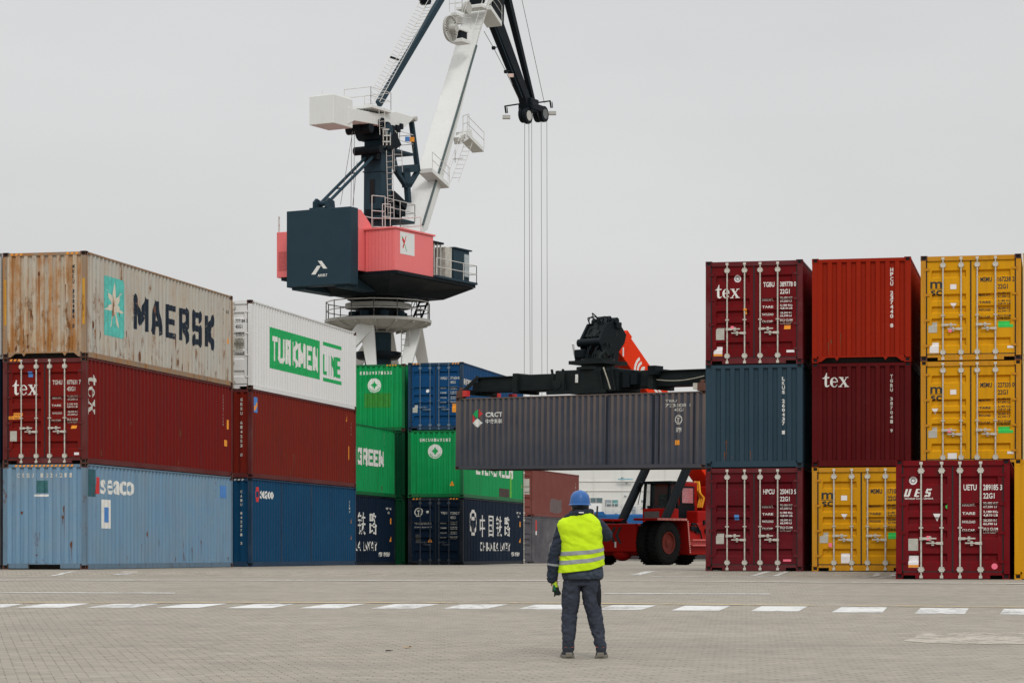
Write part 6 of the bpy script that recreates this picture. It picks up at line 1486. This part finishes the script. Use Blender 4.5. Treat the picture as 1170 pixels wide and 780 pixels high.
    ed = [('pelvis','spine'),('spine','chest'),('chest','neckb'),('neckb','neck'),('neck','head'),('head','crown'),('pelvis','hl'),('hl','kl'),('kl','al'),('al','tl'),('pelvis','hr'),('hr','kr'),('kr','ar'),('ar','tr'),
          ('chest','sl'),('sl','el'),('el','wl'),('chest','sr'),('sr','er'),('er','wr')]
    rad = dict(pelvis=0.13, spine=0.12, chest=0.14, neckb=0.07, neck=0.056, head=0.088, crown=0.06, hl=0.085, kl=0.055, al=0.04, tl=0.035, hr=0.085, kr=0.055, ar=0.04, tr=0.035, sl=0.06, el=0.04, wl=0.027, sr=0.06, er=0.04, wr=0.027)
    # hands: palm + fingers as skinned chains from the wrist
    def hand(side, wrist, down, curl, thumb):
        wr = V(wrist); dn = V(down).normalized(); cu = V(curl).normalized(); ac = dn.cross(cu).normalized()
        pb = 'p'+side; J[pb] = tuple(wr + dn*0.06); names.append(pb); idx[pb] = len(names)-1; rad[pb] = 0.026; ed.append(('w'+side, pb))
        for i, (o, l) in enumerate(((-0.027,0.085),(-0.009,0.095),(0.010,0.088),(0.028,0.068))):
            prev = pb
            for j, t in enumerate((0.25, 0.6, 0.85, 1.0)):
                nn = f'f{side}{i}{j}'; bend = cu*(0.045*t*t)
                J[nn] = tuple(wr + dn*(0.075 + l*t*0.85) + ac*o*(1+0.1*t) + bend); names.append(nn); idx[nn] = len(names)-1; rad[nn] = 0.0095 - 0.0018*t; ed.append((prev, nn)); prev = nn
        prev = 'w'+side
        for j, (a, b_) in enumerate(((0.03,0.028),(0.06,0.045),(0.085,0.05))):
            nn = f't{side}{j}'; J[nn] = tuple(wr + dn*a + ac*thumb*b_ + cu*0.02*j); names.append(nn); idx[nn] = len(names)-1; rad[nn] = 0.013-0.002*j; ed.append((prev, nn)); prev = nn
    hand('l', J['wl'], (-0.01,0.0,-1), (0.2,1,0), -1); hand('r', J['wr'], (-0.5,0.3,0.7), (-0.6,-0.8,0), 1)
    me = bpy.data.meshes.new('body'); me.from_pydata([J[n] for n in names], [(idx[a], idx[b_]) for a, b_ in ed], []); body = link(bpy.data.objects.new('body', me), root)
    sk = body.modifiers.new('skin', 'SKIN'); me.skin_vertices or None
    for n in names: me.skin_vertices[0].data[idx[n]].radius = (rad[n], rad[n]); 
    me.skin_vertices[0].data[0].use_root = True
    sb_ = body.modifiers.new('sub', 'SUBSURF'); sb_.levels = 2; sb_.render_levels = 2
    try: evald(body)
    except Exception as e_: print('skin', e_)
    body.data.materials.clear(); body.data.materials.append(m_skin)
    for p in body.data.polygons: p.use_smooth = True
    # face on the far side: nose, brow, ears
    fc = MB(); hc = V((-0.015, 0.015, 1.645)); fc.sphere(hc + V((0,0.095,-0.01)), 0.015, 0.022, 0.026); fc.sphere(hc+V((0.086,0.0,-0.01)), 0.012, 0.022, 0.034); fc.sphere(hc+V((-0.086,0.0,-0.01)), 0.012, 0.022, 0.034)
    f_ = fc.build('ear_and_nose', m_skin, body, smooth=True)
    ey = MB()
    for x in (-0.032, 0.032): ey.sphere(hc+V((x,0.082,0.012)), 0.013)
    ey.build('eye', M_stk, body, smooth=True)
    mo = MB().bar(hc+V((-0.024,0.088,-0.055)), hc+V((0.024,0.088,-0.055)), 0.01, 0.01); mo.build('mouth', simple_mat('lips',(0.30,0.11,0.09)), body)
    # dark balaclava / hair on the nape
    mb = MB(); mb.sphere(hc+V((0,-0.004,-0.005)), 0.088, 0.104, 0.115, 20, 14); mb.tube((-0.012,-0.004,1.50), (-0.013,-0.004,1.63), 0.074, 18); 
    bm = None
    hair = fuse(mb, 'hair', m_hair, root, 0.009, 4, 0.002, 30)
    # --- hard hat
    hb = V((-0.018, 0.0, 1.668)); prof = [(0.0,0.178),(0.026,0.176),(0.052,0.168),(0.076,0.150),(0.095,0.120),(0.107,0.078),(0.112,0.03),(0.114,0.008),(0.124,-0.002),(0.126,-0.008),(0.112,-0.006)]
    n = 36; vs = []; fs = []
    for r_, h in prof:
        for i in range(n):
            t = 2*math.pi*i/n; c, s_ = math.cos(t), math.sin(t); r_ = r_*1.0; peak = (0.045*max(0, s_)**2 if h < 0.01 else 0.0)
            ridge = 0.006*math.exp(-(c*r_/0.02)**2) if h > 0.1 else 0
            vs.append((hb.x + r_*0.99*c, hb.y + (r_*1.22+peak)*s_, hb.z + h*0.86 + ridge))
    for j in range(len(prof)-1):
        for i in range(n): fs.append((j*n+i, j*n+(i+1)%n, (j+1)*n+(i+1)%n, (j+1)*n+i))
    hat = MB().add(vs, fs).build('hard_hat', m_hat, root, smooth=True)
    mb = MB(); mb.lathe((hb.x, hb.y, hb.z-0.028), [(0.096,0), (0.098,0.03)], 28); hb_ = mb.build('hat_band', simple_mat('hat_band', (0.03,0.05,0.08)), hat, smooth=True)
    MB().box(hb.x-0.03, hb.x+0.03, hb.y-0.128, hb.y-0.105, hb.z-0.04, hb.z-0.005).build('hat_ratchet', m_dark, hat, bevel=0.006)
    # --- trousers
    mb = MB(); L_ = [q(646,668), q(655,700), q(650,722), q(651,742)]
    loft(mb, [((0.008,0,0.79),0.155,0.12), ((0.005,0,0.86),0.166,0.125), ((0.008,0,0.93),0.172,0.125), ((0.012,0,1.02),0.168,0.118)], e=2.6)
    rl = [(q(652.5,676,0.0),0.098,0.108), (q(652,690,0.005),0.090,0.100), (q(650.8,702,0.015),0.079,0.087), (q(650.3,713,0.015),0.078,0.086), (q(650,724,0.005),0.068,0.080), (q(649.5,734,-0.005),0.059,0.070), (q(649.3,741,-0.005),0.058,0.070), (q(649.3,744,-0.005),0.054,0.066)]
    rr_ = [(q(675.5,676,0.0),0.098,0.108), (q(676.5,690,0.005),0.090,0.100), (q(679.3,702,0.015),0.078,0.087), (q(681.3,713,0.015),0.075,0.085), (q(683.5,724,0.005),0.066,0.080), (q(685.5,734,-0.005),0.060,0.070), (q(686.3,741,-0.005),0.060,0.070), (q(686.0,744,-0.005),0.055,0.066)]
    loft(mb, [((-0.075,0,0.88),0.105,0.118)] + rl); loft(mb, [((0.088,0,0.88),0.105,0.118)] + rr_)
    tr = fuse(mb, 'trousers', m_t, root, 0.009, 4, 0.015, 6, squash=(1.3,1,1.1))
    mb = MB(); pts = [(q(682.3,666,-0.05),0.03), (q(683.2,676,-0.06),0.036), (q(683.4,688,-0.05),0.034), (q(684.2,696,-0.04),0.02)]
    limb(mb, pts); fuse(mb, 'knee_panel', m_dark, tr, 0.009, 3)
    # --- shoes
    for cx_, out in ((q(650,0).x, -1), (q(685.6,0).x, 1)):
        mb = MB(); vs = []
        sec = [(-0.115,0.044,0.085),(-0.095,0.054,0.10),(-0.03,0.055,0.10),(0.04,0.056,0.09),(0.10,0.058,0.07),(0.15,0.048,0.055),(0.175,0.025,0.04)]
        for y, w_, h in sec:
            for i in range(12):
                t = math.pi*i/11; vs.append((cx_ + out*0.14*(y+0.1) + w_*math.cos(t), y, 0.018 + h*math.sin(t)))
        m_ = len(sec); mb.add(vs, [(j*12+i, j*12+i+1, (j+1)*12+i+1, (j+1)*12+i) for j in range(m_-1) for i in range(11)] + [tuple(range(12)), tuple(reversed(range((m_-1)*12, m_*12)))] + [((j+1)*12, j*12, j*12+11, (j+1)*12+11) for j in range(m_-1)])
        mb.tube((cx_, -0.05, 0.08), (cx_, -0.045, 0.135), 0.05, 14, 0.048)
        sh = fuse(mb, 'shoe', m_shoe, root, 0.008, 3)
        mb = MB(); out_l = [(cx_ + out*0.14*(y+0.1) + s_*w_*1.12, y*1.03, 0.0) for s_, rng_ in ((1, sec), (-1, sec[::-1])) for y, w_, h in rng_]
        mb.prism(out_l, (0,0,0.034)); sl = mb.build('sole', m_sole, sh, bevel=0.006)
        MB().box(cx_-0.038, cx_+0.038, -0.128, -0.10, 0.012, 0.062).build('heel_patch', m_sole, sh, bevel=0.008)
        MB().lathe((cx_, -0.045, 0.0), [(0.048,0.110),(0.051,0.116),(0.048,0.122)], 20).build('sock', simple_mat('red_trim', (0.35,0.06,0.05)), sh, smooth=True)
    # --- jacket: torso, sleeves, collar
    mb = MB()
    loft(mb, [((0.012,-0.005,0.855),0.205,0.150), ((0.012,-0.005,0.90),0.212,0.155), ((0.008,0,1.02),0.205,0.150), ((0.0,0,1.18),0.205,0.145), ((0.0,0,1.32),0.212,0.140), ((0.0,0,1.43),0.205,0.120), ((-0.004,0,1.50),0.16,0.100), ((-0.006,0,1.56),0.085,0.085)], e=2.6)
    sl = V((-0.180,0,1.43)); el_ = V((-0.290,-0.015,1.13)); wl = V((-0.322,0.0,0.865))
    limb(mb, [(sl,0.082), (sl.lerp(el_,0.5),0.076), (el_,0.067), (el_.lerp(wl,0.5),0.063), (wl,0.052)])
    sr = V((0.165,0.01,1.44)); er = V((0.262,0.09,1.335)); wr = V((0.15,0.28,1.50))
    limb(mb, [(sr,0.080), (sr.lerp(er,0.5),0.080), (er,0.073), (er.lerp(wr,0.5),0.064), (wr,0.052)])
    jk = fuse(mb, 'jacket', m_j, root, 0.010, 5, 0.012, 7, squash=(0.8,1,1.9))
    # paler hem below the vest
    hm = MB(); loft(hm, [((0.012,-0.005,0.858),0.214,0.160), ((0.012,-0.005,0.90),0.222,0.166), ((0.010,-0.005,0.99),0.214,0.160), ((0.010,-0.005,1.03),0.20,0.15)], e=2.6)
    fuse(hm, 'jacket_hem', m_hem, jk, 0.010, 2, 0.010, 9, squash=(1,1,1.7))
    # collar standing up round the neck, hood roll to the left
    mb = MB(); limb(mb, [(V((-0.165,-0.05,1.525)),0.026), (V((-0.10,-0.08,1.560)),0.034), (V((-0.02,-0.10,1.580)),0.034), (V((0.06,-0.07,1.585)),0.030), (V((0.105,-0.0,1.59)),0.026), (V((0.09,0.06,1.58)),0.022)])
    limb(mb, [(V((-0.10,-0.06,1.56)),0.03), (V((-0.11,0.03,1.57)),0.026), (V((-0.07,0.08,1.55)),0.024)])
    fuse(mb, 'collar', m_j, jk, 0.009, 4, 0.008, 16)
    MB().box(-0.035, 0.02, -0.140, -0.130, 1.572, 1.584).build('collar_label', M_stk, jk)
    # reflective cuff band on the left sleeve
    d = (wl-el_).normalized(); c0 = el_.lerp(wl, 0.40); 
    cb = MB().tube(c0, c0 + d*0.022, 0.0725, 22, 0.0720); cb.build('sleeve_band', m_ref, jk, smooth=True)
    # --- vest as one draped shell
    VR = [(0.955,0.246,0.176,0.004), (1.02,0.240,0.174,0.004), (1.10,0.230,0.170,0.004), (1.20,0.222,0.166,0.002), (1.28,0.220,0.160,-0.004), (1.38,0.230,0.152,-0.018), (1.45,0.230,0.142,-0.026), (1.49,0.212,0.128,-0.024), (1.54,0.145,0.108,-0.012), (1.575,0.088,0.088,-0.008)]
    def vp(t, z, o=0.0):
        for (z0, a0, b0, c0_), (z1, a1, b1, c1_) in zip(VR, VR[1:]):
            if z <= z1 or z1 == VR[-1][0]:
                s_ = (z-z0)/(z1-z0); s_ = max(-0.5, min(1.0, s_)); a = a0+(a1-a0)*s_; bb = b0+(b1-b0)*s_; cx_ = c0_+(c1_-c0_)*s_; break
        co, si = math.cos(t), math.sin(t); e = 2.7
        x = cx_ + (a+o)*math.copysign(abs(co)**(2/e), co); y = (bb+o)*math.copysign(abs(si)**(2/e), si) - 0.004
        f1 = noise.fractal(V((x*3.5+3, y*4, z*9 + x*5)), 1.0, 2.1, 3); f2 = noise.fractal(V((x*14, y*9, z*5+7)), 0.9, 2.1, 3)
        wv = 0.009*(0.5-abs(f1))*2 + 0.004*(0.5-abs(f2))*2
        return V((x, y, z)) + V((co, si, 0))*wv
    def tilt(t, z): # hem and bands droop at the middle and rise to the right, like cloth pulled up by the raised arm
        x = math.cos(t); fade = max(0.0, 1-(z-0.97)/0.42); return z + fade*(0.044*x + 0.022*(x*x-0.45))
    n, m_ = 96, 70; vs = []; fs = []
    for j in range(m_+1):
        z = 0.955 + (1.575-0.955)*j/m_
        for i in range(n): t = 2*math.pi*i/n; vs.append(vp(t, tilt(t, z)))
    for j in range(m_):
        for i in range(n): fs.append((j*n+i, j*n+(i+1)%n, (j+1)*n+(i+1)%n, (j+1)*n+i))
    vest = MB().add(vs, fs).build('safety_vest', m_v, root, smooth=True)
    so = vest.modifiers.new('solid', 'SOLIDIFY'); so.thickness = 0.004; so.offset = 1
    for za, zb_ in ((1.038, 1.080), (1.128, 1.170)):
        vs = []; fs = []
        for j in range(5):
            z = za + (zb_-za)*j/4
            for i in range(n): t = 2*math.pi*i/n; vs.append(vp(t, tilt(t, z), 0.007))
        for j in range(4):
            for i in range(n): fs.append((j*n+i, j*n+(i+1)%n, (j+1)*n+(i+1)%n, (j+1)*n+i))
        MB().add(vs, fs).build('reflective_band', m_ref, vest, smooth=True)
    # arm hole bindings
    # --- radio in the raised hand
    MB().box(0.145,0.185,0.20,0.235,1.40,1.52).tube((0.178,0.215,1.52),(0.190,0.20,1.605),0.008,8).build('handheld_radio', M_blk, None) if False else None
    # glove held at the left hand is a thing of its own
    g = empty('work_glove', tuple(V(root.location) + V((-0.30, 0.0, 0.60)))); tag(g, 'green and black work glove with lime cuff hanging from the worker’s lowered hand', 'glove')
    gl = V((0,0,0)); H_ = lambda px, py, y=0.0: q(px, py, y) - V((-0.30, 0.0, 0.60))
    cuff = MB(); limb(cuff, [(H_(631.5,661.5,0.0),0.020), (H_(634,667,0.005),0.027), (H_(635,671,0.008),0.027)], 14); fuse(cuff, 'glove_cuff', simple_mat('lime_cuff', (0.42,0.62,0.02)), g, 0.006, 2)
    pm_ = MB(); limb(pm_, [(H_(634.5,671,0.008),0.026), (H_(636,675.5,0.01),0.032), (H_(636.5,678,0.01),0.028)], 14)
    for a, b_ in (((634.2,677),(633.6,681.8)), ((636,678),(635.8,679.8)), ((638,678),(638.6,680.6)), ((639.4,677),(640.6,679.2))): limb(pm_, [(H_(*a),0.0115), (H_(*b_),0.009)], 10)
    limb(pm_, [(H_(633,672),0.012), (H_(631.6,676),0.010)], 10)
    fuse(pm_, 'glove_palm', m_gd, g, 0.006, 2); bk = MB(); limb(bk, [(H_(632.9,670,-0.018),0.013), (H_(633.8,674.5,-0.022),0.018)], 12); fuse(bk, 'glove_back', m_gk, g, 0.006, 2)
    # radio, held to the face: its aerial shows beside the neck
    rd = empty('handheld_radio', tuple(V(root.location) + V((0.165, 0.24, 1.50)))); tag(rd, 'small black two-way radio raised beside the worker’s collar, only its aerial showing', 'radio')
    MB().box(-0.022,0.022,-0.018,0.018,-0.06,0.07).build('radio_case', M_blk, rd, bevel=0.005); MB().tube((0.012,0,0.07), (0.016,-0.005,0.155), 0.010, 10).build('aerial', M_blk, rd)
worker()

# ------------------------------------------------------------------ litter on the paving
def litter():
    x, y = G(465.5, 740); o = bpy.data.objects.new('dry_leaf', None)
    mb = MB(); n = 9; pts = [(0.10*math.cos(2*math.pi*i/n)*(1+0.25*math.sin(3*i)), 0.07*math.sin(2*math.pi*i/n), 0.03+0.03*math.sin(i*1.7)) for i in range(n)]
    mb.add([(0,0,0.01)] + pts, [(0, i+1, (i+1) % n + 1) for i in range(n)])
    l = mb.build('dry_leaf', simple_mat('dry_leaf', (0.40,0.26,0.14), 0.9)); l.location = (x, y, gz(y)+0.004); l.scale = (0.5, 0.5, 0.5); so = l.modifiers.new('s','SOLIDIFY'); so.thickness = 0.004; tag(l, 'curled tan leaf lying on the paving in the foreground', 'leaf')
    bpy.data.objects.remove(o)
    x, y = G(443.5, 743.5); l = MB().box(-0.05,0.05,-0.02,0.02,0,0.02).bar((0.03,0,0.01),(0.09,0.03,0.012),0.012).build('dark_scrap', M_blk, None, bevel=0.006); l.location = (x, y, gz(y)+0.003); l.scale = (0.6, 0.6, 0.6); tag(l, 'short dark scrap lying on the paving left of the dry leaf', 'scrap')
litter()
